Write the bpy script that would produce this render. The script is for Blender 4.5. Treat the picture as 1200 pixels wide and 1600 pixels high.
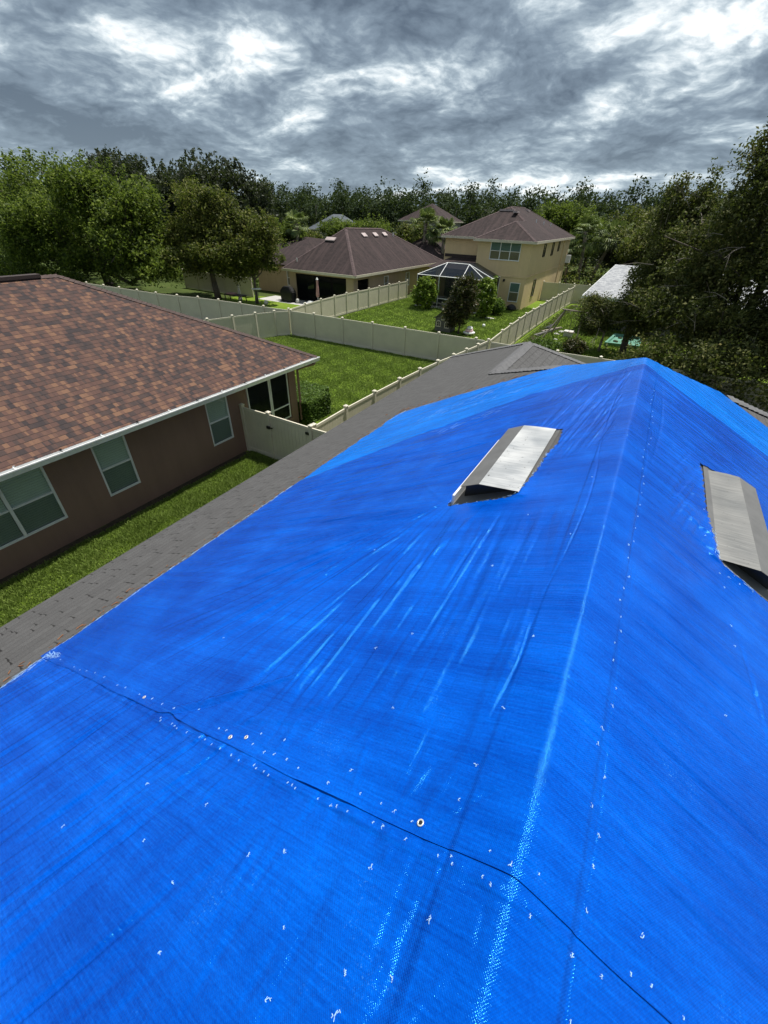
import bpy, bmesh, math, random
import numpy as np
from mathutils import Vector, Matrix
from math import radians, sin, cos, pi, sqrt

# ------------------------------------------------------------------ camera, sky, sun, exposure
for o in list(bpy.data.objects): bpy.data.objects.remove(o)
S = bpy.context.scene
COL = S.collection
CAM_H = 7.2
yaw, pitch, roll = radians(29.15), radians(35.7), radians(2.0)
fwd = Vector((-sin(yaw)*cos(pitch), cos(yaw)*cos(pitch), -sin(pitch)))
rt = Vector((cos(yaw), sin(yaw), 0)); up = rt.cross(fwd)
r2 = rt*cos(roll)+up*sin(roll); u2 = -rt*sin(roll)+up*cos(roll)
cd = bpy.data.cameras.new('camera'); cam = bpy.data.objects.new('camera', cd); COL.objects.link(cam)
M3 = Matrix((r2, u2, -fwd)).transposed()
cam.matrix_world = Matrix.Translation((0, 0, CAM_H)) @ M3.to_4x4()
cd.sensor_fit = 'VERTICAL'; cd.sensor_height = 24; cd.sensor_width = 18; cd.lens = 650/1600*24
cd.clip_start = 0.05; cd.clip_end = 3000
S.camera = cam
S.render.resolution_x, S.render.resolution_y = 768, 1024
S.view_settings.view_transform = 'Standard'; S.view_settings.look = 'None'
S.view_settings.gamma = 1; S.view_settings.exposure = 0.38

SUN = Vector((0.12, 0.31, 0.94)).normalized()
w = bpy.data.worlds.new('World'); S.world = w; w.cycles.sampling_method = 'MANUAL'; w.cycles.sample_map_resolution = 256; w.use_nodes = True
nt = w.node_tree; nt.nodes.clear()
def N(tree, t, **kw):
    n = tree.nodes.new(t)
    for k, v in kw.items(): setattr(n, k, v)
    return n
def L(tree, a, b): tree.links.new(a, b)
def ramp(tree, fac, stops):
    n = N(tree, 'ShaderNodeValToRGB')
    e = n.color_ramp.elements
    while len(e) < len(stops): e.new(0.5)
    for i, (p, c) in enumerate(stops):
        e[i].position = p; e[i].color = (c[0], c[1], c[2], 1)
    L(tree, fac, n.inputs[0]); return n.outputs[0]
def math_(tree, op, a, b=None, c=None, clamp=False):
    n = N(tree, 'ShaderNodeMath', operation=op, use_clamp=clamp)
    for i, v in enumerate((a, b, c)):
        if v is None: continue
        if isinstance(v, (int, float)): n.inputs[i].default_value = v
        else: L(tree, v, n.inputs[i])
    return n.outputs[0]
def noise(tree, vec, scale, detail=4, rough=.5, dist=0.0, out=0):
    n = N(tree, 'ShaderNodeTexNoise'); n.inputs['Scale'].default_value = scale
    n.inputs['Detail'].default_value = detail; n.inputs['Roughness'].default_value = rough
    n.inputs['Distortion'].default_value = dist
    if vec is not None: L(tree, vec, n.inputs['Vector'])
    return n.outputs[out]
def mapping(tree, vec, scale=(1, 1, 1), loc=(0, 0, 0), rot=(0, 0, 0)):
    n = N(tree, 'ShaderNodeMapping'); n.inputs['Scale'].default_value = scale
    n.inputs['Location'].default_value = loc; n.inputs['Rotation'].default_value = rot
    L(tree, vec, n.inputs['Vector']); return n.outputs[0]
def mixc(tree, fac, a, b, mode='MIX'):
    n = N(tree, 'ShaderNodeMix', data_type='RGBA', blend_type=mode)
    for i, v in ((0, fac), (6, a), (7, b)):
        if isinstance(v, (int, float)): n.inputs[i].default_value = v
        elif isinstance(v, tuple): n.inputs[i].default_value = (v[0], v[1], v[2], 1)
        else: L(tree, v, n.inputs[i])
    return n.outputs[2]

tc = N(nt, 'ShaderNodeTexCoord').outputs['Generated']
sep = N(nt, 'ShaderNodeSeparateXYZ'); L(nt, tc, sep.inputs[0])
zz = math_(nt, 'ADD', math_(nt, 'MAXIMUM', sep.outputs[2], 0.0), 0.26)
cmb = N(nt, 'ShaderNodeCombineXYZ')
L(nt, math_(nt, 'DIVIDE', sep.outputs[0], zz), cmb.inputs[0]); L(nt, math_(nt, 'DIVIDE', sep.outputs[1], zz), cmb.inputs[1])
P0 = mapping(nt, cmb.outputs[0], loc=(7.1, 4.2, 0.0))
def billow(vec, scale, detail=0):
    n_ = noise(nt, vec, scale, detail, .5)
    return math_(nt, 'SUBTRACT', 1.0, math_(nt, 'MULTIPLY', math_(nt, 'ABSOLUTE', math_(nt, 'SUBTRACT', n_, .5)), 5.0), clamp=False)
def puffs(vec):
    a = noise(nt, vec, 1.15, 2, .5)
    b1_ = billow(vec, 2.6); b2_ = billow(vec, 6.5); b3_ = billow(vec, 17.0); d = noise(nt, vec, 20.0, 8, .6)
    h = math_(nt, 'MULTIPLY', a, 1.5)
    for q_, w_ in ((b1_, .085), (b2_, .05), (b3_, .022), (d, .25)): h = math_(nt, 'ADD', h, math_(nt, 'MULTIPLY', q_, w_))
    return h
wn_ = N(nt, 'ShaderNodeTexNoise'); wn_.inputs['Scale'].default_value = 2.2; wn_.inputs['Detail'].default_value = 4; L(nt, P0, wn_.inputs['Vector'])
wv_ = N(nt, 'ShaderNodeVectorMath', operation='MULTIPLY_ADD'); L(nt, wn_.outputs[1], wv_.inputs[0]); wv_.inputs[1].default_value = (.25, .25, 0); L(nt, P0, wv_.inputs[2])
P1 = wv_.outputs[0]
hA = puffs(P1); sh = N(nt, 'ShaderNodeVectorMath', operation='ADD'); L(nt, P1, sh.inputs[0]); sh.inputs[1].default_value = (.03, .07, 0); hB = puffs(sh.outputs[0])
lit = math_(nt, 'SUBTRACT', hA, hB)
cov = math_(nt, 'ADD', math_(nt, 'MULTIPLY', math_(nt, 'SUBTRACT', .89, hA), 1.1), math_(nt, 'ADD', math_(nt, 'MULTIPLY', lit, 1.8), .5))
ccol = ramp(nt, cov, [(.16, (.085, .115, .155)), (.40, (.17, .22, .275)), (.53, (.28, .345, .40)), (.62, (.45, .52, .565)), (.78, (.86, .89, .89))])
hz_ = ramp(nt, sep.outputs[2], [(0.0, (1, 1, 1)), (.16, (0, 0, 0))])
ccol = mixc(nt, math_(nt, 'MULTIPLY', hz_, .25), ccol, (.33, .43, .50))
sky = N(nt, 'ShaderNodeTexSky', sky_type='NISHITA', sun_disc=False)
sky.sun_elevation = math.asin(SUN.z); sky.sun_rotation = math.atan2(SUN.x, SUN.y)
b1 = N(nt, 'ShaderNodeBackground'); b1.inputs[1].default_value = 0.08; L(nt, sky.outputs[0], b1.inputs[0])
b2 = N(nt, 'ShaderNodeBackground'); b2.inputs[1].default_value = 1.08; L(nt, ccol, b2.inputs[0])
ms = N(nt, 'ShaderNodeMixShader')
L(nt, ramp(nt, cov, [(.80, (.95,)*3), (.95, (.5,)*3)]), ms.inputs[0]); L(nt, b1.outputs[0], ms.inputs[1]); L(nt, b2.outputs[0], ms.inputs[2])
L(nt, ms.outputs[0], N(nt, 'ShaderNodeOutputWorld').inputs[0])

sl = bpy.data.lights.new('sun', 'SUN'); sl.energy = 4.7; sl.angle = radians(0.6); sl.color = (1.0, .955, .88)
so = bpy.data.objects.new('sun', sl); COL.objects.link(so); so.location = (0, 0, 60)
so.rotation_euler = SUN.to_track_quat('Z', 'Y').to_euler()

# ------------------------------------------------------------------ object helpers
def tag(o, label=None, cat=None, group=None, kind=None):
    if label: o['label'] = label
    if cat: o['category'] = cat
    if group: o['group'] = group
    if kind: o['kind'] = kind
    return o
ORG = {}
def thing(name, label, cat, loc=(0, 0, 0), group=None):
    o = bpy.data.objects.new(name, None); COL.objects.link(o); o.location = loc
    o.empty_display_size = .2; ORG[o] = Vector(loc)
    return tag(o, label, cat, group)
def slope_uv(me):
    uv = me.uv_layers.new(name='UVMap')
    for p in me.polygons:
        n = p.normal
        t = Vector((0, 0, 1)).cross(n)
        t = t.normalized() if t.length > .05 else Vector((1, 0, 0))
        s = n.cross(t)
        for li in p.loop_indices:
            co = me.vertices[me.loops[li].vertex_index].co
            uv.data[li].uv = (co.dot(t), co.dot(s))
def link(name, me, mat, parent=None, kind=None):
    o = bpy.data.objects.new(name, me); COL.objects.link(o)
    if mat:
        for m in (mat if isinstance(mat, list) else [mat]): me.materials.append(m)
    if parent is not None:
        off = ORG[parent]; ORG[o] = off.copy()
        me.transform(Matrix.Translation(-off)); o.parent = parent
    else: ORG[o] = Vector((0, 0, 0))
    if kind: o['kind'] = kind
    return o
def np_mesh(name, V, F, uv=None, smooth=False):
    me = bpy.data.meshes.new(name)
    V = np.asarray(V, np.float32); F = np.asarray(F, np.int32); k = F.shape[1]
    me.vertices.add(len(V)); me.vertices.foreach_set('co', V.ravel())
    me.loops.add(F.size); me.loops.foreach_set('vertex_index', F.ravel())
    me.polygons.add(len(F)); me.polygons.foreach_set('loop_start', np.arange(0, F.size, k, dtype=np.int32))
    me.polygons.foreach_set('loop_total', np.full(len(F), k, np.int32))
    if uv is not None:
        l = me.uv_layers.new(name='UVMap'); l.data.foreach_set('uv', np.asarray(uv, np.float32)[F.ravel()].ravel())
    me.update(calc_edges=True)
    if smooth: me.polygons.foreach_set('use_smooth', np.ones(len(F), bool))
    return me
class MB:
    def __init__(s): s.v = []; s.f = []
    def add(s, pts, faces):
        b = len(s.v); s.v += [tuple(p) for p in pts]; s.f += [tuple(b+i for i in f) for f in faces]
    def poly(s, *pts): s.add(pts, [tuple(range(len(pts)))])
    def obox(s, c, a, b, d):
        c, a, b, d = Vector(c), Vector(a), Vector(b), Vector(d)
        if a.cross(b).dot(d) < 0: d = -d
        p = [c-a-b-d, c+a-b-d, c+a+b-d, c-a+b-d, c-a-b+d, c+a-b+d, c+a+b+d, c-a+b+d]
        s.add(p, [(3, 2, 1, 0), (4, 5, 6, 7), (0, 1, 5, 4), (1, 2, 6, 5), (2, 3, 7, 6), (3, 0, 4, 7)])
    def box(s, p0, p1):
        c = [(p0[i]+p1[i])/2 for i in range(3)]; h = [abs(p1[i]-p0[i])/2 for i in range(3)]
        s.obox(c, (h[0], 0, 0), (0, h[1], 0), (0, 0, h[2]))
    def tube(s, p, q, r0, r1=None, n=8, cap=True):
        p, q = Vector(p), Vector(q); r1 = r0 if r1 is None else r1
        d = (q-p).normalized(); a = d.orthogonal().normalized(); b = d.cross(a)
        pts = []
        for c, r in ((p, r0), (q, r1)):
            for i in range(n): pts.append(c+(a*cos(2*pi*i/n)+b*sin(2*pi*i/n))*r)
        fs = [(i, (i+1) % n, n+(i+1) % n, n+i) for i in range(n)]
        if cap: fs += [tuple(range(n))[::-1], tuple(range(n, 2*n))]
        s.add(pts, fs)
    def path(s, pts, rs, n=7):
        for i in range(len(pts)-1): s.tube(pts[i], pts[i+1], rs[i], rs[i+1], n)
    def lathe(s, c, prof, n=14, sx=1, sy=1):
        c = Vector(c); pts = []
        for r, z in prof:
            for i in range(n): pts.append(c+Vector((sx*r*cos(2*pi*i/n), sy*r*sin(2*pi*i/n), z)))
        m = len(prof)
        s.add(pts, [(j*n+i, j*n+(i+1) % n, (j+1)*n+(i+1) % n, (j+1)*n+i) for j in range(m-1) for i in range(n)]
              + [tuple(range(n))[::-1], tuple(range((m-1)*n, m*n))])
    def build(s, name, mat, parent=None, uv=False, smooth=False, kind=None, bevel=0):
        me = bpy.data.meshes.new(name); me.from_pydata(s.v, [], s.f); me.update()
        if bevel:
            bm = bmesh.new(); bm.from_mesh(me)
            bmesh.ops.bevel(bm, geom=bm.edges[:], offset=bevel, segments=2, affect='EDGES'); bm.to_mesh(me); bm.free(); me.update()
        if uv: slope_uv(me)
        if smooth:
            for p in me.polygons: p.use_smooth = True
        return link(name, me, mat, parent, kind)

# ------------------------------------------------------------------ materials
def material(name):
    m = bpy.data.materials.new(name); m.use_nodes = True; t = m.node_tree
    return m, t, t.nodes['Principled BSDF']
def objco(t): return N(t, 'ShaderNodeTexCoord').outputs['Object']
def bump(t, h, strength, dist, prev=None):
    n = N(t, 'ShaderNodeBump'); n.inputs['Strength'].default_value = strength; n.inputs['Distance'].default_value = dist
    L(t, h, n.inputs['Height'])
    if prev is not None: L(t, prev, n.inputs['Normal'])
    return n.outputs[0]
def simple(name, col, rough=.6, var=.12, scale=3, bscale=60, bstr=.15, bdist=.01, metal=0, spec=.5):
    m, t, b = material(name); c = objco(t)
    n = noise(t, c, scale, 5, .6)
    lo = tuple(x*(1-var) for x in col); hi = tuple(min(1, x*(1+var)) for x in col)
    L(t, ramp(t, n, [(.3, lo), (.7, hi)]), b.inputs['Base Color'])
    b.inputs['Roughness'].default_value = rough; b.inputs['Metallic'].default_value = metal
    b.inputs['Specular IOR Level'].default_value = spec
    if bstr: L(t, bump(t, noise(t, c, bscale, 3), bstr, bdist), b.inputs['Normal'])
    return m

def shingle_mat(name, stops, tabw=.30, expo=.143, gran=.25, stain=None, gap_shade=.5, slits=False):
    m, t, b = material(name)
    uv = N(t, 'ShaderNodeUVMap').outputs[0]; oc = objco(t)
    sp = N(t, 'ShaderNodeSeparateXYZ'); L(t, uv, sp.inputs[0])
    wob = math_(t, 'MULTIPLY', math_(t, 'SUBTRACT', noise(t, mapping(t, uv, scale=(1, .3, 1)), 2.5, 2), .5), .03)
    vrow = math_(t, 'DIVIDE', math_(t, 'ADD', sp.outputs[1], wob), expo)
    row = math_(t, 'FLOOR', vrow); fr = math_(t, 'FRACT', vrow)
    wn = N(t, 'ShaderNodeTexWhiteNoise', noise_dimensions='1D'); L(t, row, wn.inputs['W'])
    def tabs(width, seed):
        ush = math_(t, 'DIVIDE', math_(t, 'ADD', sp.outputs[0], math_(t, 'MULTIPLY', wn.outputs[0], 7.3+seed)), width)
        cell = math_(t, 'FLOOR', ush); fu = math_(t, 'FRACT', ush)
        c2 = N(t, 'ShaderNodeCombineXYZ'); L(t, cell, c2.inputs[0]); L(t, row, c2.inputs[1]); c2.inputs[2].default_value = seed
        w2 = N(t, 'ShaderNodeTexWhiteNoise', noise_dimensions='3D'); L(t, c2.outputs[0], w2.inputs['Vector'])
        return w2.outputs[0], fu
    ra, fa = tabs(tabw, 0.0); rb, fb = tabs(tabw*.56, 3.0)
    val = math_(t, 'ADD', math_(t, 'MULTIPLY', ra, .55), math_(t, 'MULTIPLY', rb, .45))
    g = noise(t, oc, 220, 2)
    val = math_(t, 'ADD', val, math_(t, 'MULTIPLY', math_(t, 'SUBTRACT', noise(t, oc, 1.1, 4), .5), .25))
    col = ramp(t, val, stops)
    col = mixc(t, gran, col, ramp(t, g, [(.35, (.25,)*3), (.5, (1,)*3), (.65, (1.7,)*3)]), 'MULTIPLY')
    if stain:
        ns = noise(t, mapping(t, uv, scale=(1.4, .10, 1)), 2.0, 6, .68)
        col = mixc(t, math_(t, 'MULTIPLY', ramp(t, ns, [(.46, (0,)*3), (.62, (1,)*3)]), .9), col, stain)
    # tab butts: thin bump step, shadow line painted into the colour; slit between tabs
    edge = math_(t, 'LESS_THAN', fr, .11)
    relief = math_(t, 'SUBTRACT', 1.0, fr)
    relief = math_(t, 'ADD', relief, math_(t, 'MULTIPLY', math_(t, 'GREATER_THAN', rb, .5), .45))
    gap = edge
    if slits:
        slit = math_(t, 'MULTIPLY', math_(t, 'LESS_THAN', math_(t, 'ADD', fa, math_(t, 'MULTIPLY', math_(t, 'SINE', math_(t, 'MULTIPLY', fr, 5.0)), .02)), .045), math_(t, 'GREATER_THAN', ra, .30))
        gap = math_(t, 'MAXIMUM', math_(t, 'MULTIPLY', edge, .36), slit)
        lg = math_(t, 'MULTIPLY', edge, math_(t, 'GREATER_THAN', noise(t, mapping(t, uv, scale=(1, 3, 1)), 4.5, 2), .50))
        gap = math_(t, 'MAXIMUM', gap, math_(t, 'MULTIPLY', lg, .35))
    col = mixc(t, math_(t, 'MULTIPLY', gap, gap_shade), col, (.012, .011, .011))
    L(t, col, b.inputs['Base Color']); b.inputs['Roughness'].default_value = .9; b.inputs['Specular IOR Level'].default_value = .25
    bn = bump(t, relief, .5, .012); bn = bump(t, g, .35, .003, bn)
    L(t, bn, b.inputs['Normal'])
    return m

M = {}
M['roof_brown'] = shingle_mat('brown blend shingles', [(.16, (.038, .030, .031)), (.36, (.060, .041, .037)), (.5, (.080, .046, .039)), (.66, (.100, .056, .044)), (.86, (.155, .086, .056))], .17, .145, .25, gap_shade=.75)
M['roof_grey'] = shingle_mat('grey shingles', [(.1, (.078, .077, .078)), (.5, (.085, .084, .085)), (.9, (.093, .092, .093))], .33, .185, .75, gap_shade=.9, slits=True)
M['roof_dark'] = shingle_mat('weathered brown shingles', [(.2, (.023, .016, .016)), (.8, (.038, .026, .026))], .3, .16, .2, stain=(.056, .038, .037), gap_shade=.3)
M['roof_slate'] = shingle_mat('blue grey shingles', [(.2, (.075, .088, .105)), (.8, (.11, .125, .145))], .3, .16, .2, gap_shade=.3)
M['roof_pale'] = shingle_mat('pale grey shingles', [(.2, (.24, .25, .27)), (.8, (.38, .39, .40))], .3, .16, .3, gap_shade=.35)
M['cap_grey'] = simple('grey ridge shingles', (.115, .115, .12), .9, .2, 9, 200, .4, .004)
M['cap_brown'] = simple('brown ridge shingles', (.065, .043, .038), .9, .3, 9, 200, .4, .004)
M['cap_dark'] = simple('weathered ridge shingles', (.075, .05, .05), .9, .3, 3, 200, .3, .004)

def stucco(name, col, var=.1):
    m, t, b = material(name); c = objco(t)
    n = noise(t, c, .8, 5, .65); st = noise(t, mapping(t, c, scale=(3, 3, .25)), 1.2, 4, .6)
    k = math_(t, 'ADD', math_(t, 'MULTIPLY', n, .5), math_(t, 'MULTIPLY', st, .5))
    L(t, ramp(t, k, [(.3, tuple(x*(1-var) for x in col)), (.7, tuple(x*(1+var) for x in col))]), b.inputs['Base Color'])
    b.inputs['Roughness'].default_value = .9; b.inputs['Specular IOR Level'].default_value = .2
    L(t, bump(t, noise(t, c, 45, 5, .7), .55, .012), b.inputs['Normal']); return m
M['stucco_brown'] = stucco('brown stucco', (.235, .150, .115))
M['stucco_tan'] = stucco('tan stucco', (.64, .49, .28), .08)
M['stucco_beige'] = stucco('beige stucco', (.42, .32, .21))
M['stucco_grey'] = stucco('grey stucco', (.30, .29, .27))
M['trim'] = simple('white painted trim', (.72, .73, .72), .4, .06, 6, 80, .05, .004)
M['trim_cream'] = simple('cream painted trim', (.55, .50, .40), .5, .1, 4, 80, .05, .004)
M['gutter'] = simple('white aluminium gutter', (.80, .81, .80), .35, .12, 5, 40, .05, .004)
M['gutter_in'] = simple('gutter trough dirt', (.16, .15, .14), .8, .4, 8)
M['vinyl'] = simple('almond vinyl', (.56, .515, .41), .45, .07, 1.3, 12, .06, .01)
M['vinyl_cap'] = simple('almond vinyl caps', (.62, .575, .46), .45, .05, 3, 12, .03, .01)
M['vent_pink'] = simple('faded pinkish vent metal', (.40, .33, .32), .6, .15, 5)
M['black'] = simple('black hardware', (.012, .012, .013), .4, .2, 8)
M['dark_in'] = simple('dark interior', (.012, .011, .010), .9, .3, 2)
M['dark_brown'] = simple('dark brown trim', (.035, .022, .018), .7, .2, 3)
M['blind'] = simple('pale window blind', (.66, .74, .66), .6, .06, 2, 30, .1, .01)
M['dark_ground'] = simple('dark brown ground', (.045, .032, .02), .95, .45, 9, 50, .9, .03)
M['concrete'] = simple('pale concrete', (.42, .41, .39), .85, .12, 1.5, 70, .3, .006)
M['bark'] = simple('oak bark', (.085, .07, .055), .95, .35, 5, 30, .9, .03)
M['bark_pale'] = simple('pale bark', (.23, .20, .165), .9, .3, 5, 30, .6, .02)
M['twig'] = simple('grey bare twigs', (.20, .175, .15), .9, .25, 6, 30, .3, .01)
M['white_plastic'] = simple('white plastic', (.78, .78, .77), .35, .04, 4)
M['flag'] = simple('frayed white scrim', (.34, .56, .85), .6, .1, 60, 300, .4, .002)
M['steel'] = simple('bright staple wire', (.75, .75, .72), .25, .1, 60, 200, .1, .002, metal=.9)
M['brass'] = simple('aluminium grommet', (.78, .77, .72), .3, .12, 60, 200, .15, .002, metal=.6)
M['pink'] = simple('faded pink cloth', (.42, .23, .22), .9, .25, 8)
M['pink_plastic'] = simple('pale pink plastic', (.75, .5, .52), .4, .06, 5)
M['grey_plastic'] = simple('grey stone look plastic', (.10, .098, .09), .7, .3, 9, 25, .4, .02)
M['green_plastic'] = simple('mint green plastic', (.11, .27, .20), .5, .15, 4)
M['wood_grey'] = simple('weathered timber', (.21, .18, .145), .85, .3, 4, 40, .4, .01)
M['litter'] = simple('dry orange needles', (.20, .085, .035), .9, .4, 40)
M['stone'] = simple('pale stone', (.5, .49, .46), .85, .15, 6)
M['blue_cloth'] = simple('dark blue cloth', (.03, .05, .13), .85, .2, 8)

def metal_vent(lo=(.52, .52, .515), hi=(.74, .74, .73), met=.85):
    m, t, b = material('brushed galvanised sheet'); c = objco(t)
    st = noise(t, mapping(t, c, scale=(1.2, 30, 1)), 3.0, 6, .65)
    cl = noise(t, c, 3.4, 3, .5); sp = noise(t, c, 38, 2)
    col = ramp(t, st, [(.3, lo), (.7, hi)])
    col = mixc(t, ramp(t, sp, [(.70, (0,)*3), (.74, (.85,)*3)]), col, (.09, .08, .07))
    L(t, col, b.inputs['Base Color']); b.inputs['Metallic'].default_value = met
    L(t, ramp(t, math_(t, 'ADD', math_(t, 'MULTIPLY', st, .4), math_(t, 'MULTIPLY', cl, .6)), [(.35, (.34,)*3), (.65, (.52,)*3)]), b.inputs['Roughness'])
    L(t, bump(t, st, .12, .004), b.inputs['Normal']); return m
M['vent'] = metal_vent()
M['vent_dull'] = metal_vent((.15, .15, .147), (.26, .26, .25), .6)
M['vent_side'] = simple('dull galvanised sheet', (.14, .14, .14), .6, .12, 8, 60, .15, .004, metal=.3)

def glass(name, tint=(.03, .04, .045), alpha=.72, refl=.7, r0=.035):
    m, t, b = material(name); t.nodes.remove(b)
    g = N(t, 'ShaderNodeBsdfGlossy'); g.inputs['Roughness'].default_value = .05; g.inputs['Color'].default_value = (.9, .95, 1, 1)
    tr = N(t, 'ShaderNodeBsdfTransparent'); tr.inputs['Color'].default_value = (.80, .86, .84, 1)
    d = N(t, 'ShaderNodeBsdfDiffuse'); d.inputs['Color'].default_value = (*tint, 1)
    m1 = N(t, 'ShaderNodeMixShader'); m1.inputs[0].default_value = alpha; L(t, d.outputs[0], m1.inputs[1]); L(t, tr.outputs[0], m1.inputs[2])
    fz = N(t, 'ShaderNodeLayerWeight'); fw = math_(t, 'POWER', fz.outputs[1], 4.0)
    m2 = N(t, 'ShaderNodeMixShader'); L(t, math_(t, 'ADD', math_(t, 'MULTIPLY', fw, refl), r0, clamp=True), m2.inputs[0]); L(t, m1.outputs[0], m2.inputs[1]); L(t, g.outputs[0], m2.inputs[2])
    L(t, m2.outputs[0], t.nodes['Material Output'].inputs[0]); return m
M['glass'] = glass('window glass', (.05, .065, .06), .93)
M['glass_dark'] = glass('dark window glass', (.02, .04, .045), .58)
M['glass_teal'] = glass('teal reflecting glass', (.10, .17, .155), .15)
M['screen'] = glass('insect screen', (.010, .012, .014), .22, .15, .01)
M['screen_dense'] = glass('dense dark porch screen', (.006, .007, .008), .10, .1, .006)
M['screen_top'] = glass('roof insect screen', (.014, .018, .026), .30, .25, .015)

def grass_mat(name, lo, mid, hi, dry=(.19, .17, .06), drya=.35):
    m, t, b = material(name); c = objco(t)
    n1 = noise(t, c, .35, 5, .6); n2 = noise(t, c, 9, 6, .75); n3 = noise(t, c, 48, 4, .8)
    k = math_(t, 'ADD', math_(t, 'MULTIPLY', n1, .45), math_(t, 'ADD', math_(t, 'MULTIPLY', n2, .3), math_(t, 'MULTIPLY', n3, .3)))
    col = ramp(t, k, [(.36, lo), (.52, mid), (.68, hi)])
    dr = noise(t, c, 1.7, 5, .7)
    col = mixc(t, math_(t, 'MULTIPLY', ramp(t, dr, [(.58, (0,)*3), (.72, (1,)*3)]), drya), col, dry)
    L(t, col, b.inputs['Base Color']); b.inputs['Roughness'].default_value = .95; b.inputs['Specular IOR Level'].default_value = .1
    L(t, bump(t, math_(t, 'ADD', n3, math_(t, 'MULTIPLY', n2, .8)), .8, .05), b.inputs['Normal']); return m
M['grass'] = grass_mat('lawn', (.070, .112, .014), (.135, .21, .022), (.205, .275, .04))
M['ground'] = grass_mat('rough ground', (.03, .045, .012), (.055, .08, .02), (.09, .12, .03), (.14, .11, .06), .6)

def leaf_mat(name, stops, trans=.35, rough=.45, hue=None):
    m, t, b = material(name); c = objco(t)
    geo = N(t, 'ShaderNodeNewGeometry'); r = geo.outputs['Random Per Island']
    k = math_(t, 'ADD', math_(t, 'MULTIPLY', r, .55), math_(t, 'MULTIPLY', noise(t, c, .55, 4, .6), .5))
    col = ramp(t, k, stops)
    L(t, col, b.inputs['Base Color']); b.inputs['Roughness'].default_value = min(.8, rough+.15); b.inputs['Specular IOR Level'].default_value = .2
    tr = N(t, 'ShaderNodeBsdfTranslucent'); L(t, mixc(t, .5, col, (.16, .24, .03)), tr.inputs[0])
    mx = N(t, 'ShaderNodeMixShader'); mx.inputs[0].default_value = trans
    L(t, b.outputs[0], mx.inputs[1]); L(t, tr.outputs[0], mx.inputs[2]); L(t, mx.outputs[0], t.nodes['Material Output'].inputs[0])
    return m
M['leaf_oak'] = leaf_mat('bright oak leaves', [(.28, (.022, .038, .008)), (.5, (.066, .104, .015)), (.74, (.185, .235, .034))], .42)
M['leaf_olive'] = leaf_mat('olive oak leaves', [(.25, (.028, .038, .011)), (.5, (.074, .088, .019)), (.75, (.17, .17, .035))], .3)
M['leaf_moss'] = leaf_mat('dark mossy leaves', [(.2, (.018, .024, .015)), (.5, (.034, .044, .024)), (.8, (.062, .07, .038))], .15)
M['leaf_far'] = leaf_mat('far wood leaves', [(.2, (.012, .024, .012)), (.5, (.026, .045, .018)), (.8, (.052, .075, .026))], .15, .7)
M['leaf_right'] = leaf_mat('glossy brown green leaves', [(.2, (.026, .036, .012)), (.5, (.070, .082, .022)), (.74, (.135, .138, .036)), (.94, (.24, .19, .075))], .22, .5)
M['leaf_yellow'] = leaf_mat('yellow green leaves', [(.2, (.05, .09, .012)), (.55, (.14, .22, .025)), (.85, (.34, .42, .055))], .35, .35)
M['leaf_mag'] = leaf_mat('dark glossy leaves', [(.2, (.020, .026, .010)), (.55, (.045, .05, .017)), (.85, (.12, .085, .04))], .15, .28)
M['leaf_palm'] = leaf_mat('palm fronds', [(.2, (.045, .075, .022)), (.55, (.11, .15, .045)), (.85, (.24, .28, .09))], .25, .4)
M['leaf_hedge'] = leaf_mat('hedge leaves', [(.2, (.03, .06, .010)), (.55, (.07, .13, .018)), (.85, (.14, .22, .035))], .3, .35)
M['blade'] = leaf_mat('grass blades', [(.2, (.080, .125, .022)), (.5, (.155, .23, .040)), (.78, (.24, .32, .075)), (.95, (.32, .30, .11))], .3, .5)

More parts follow.
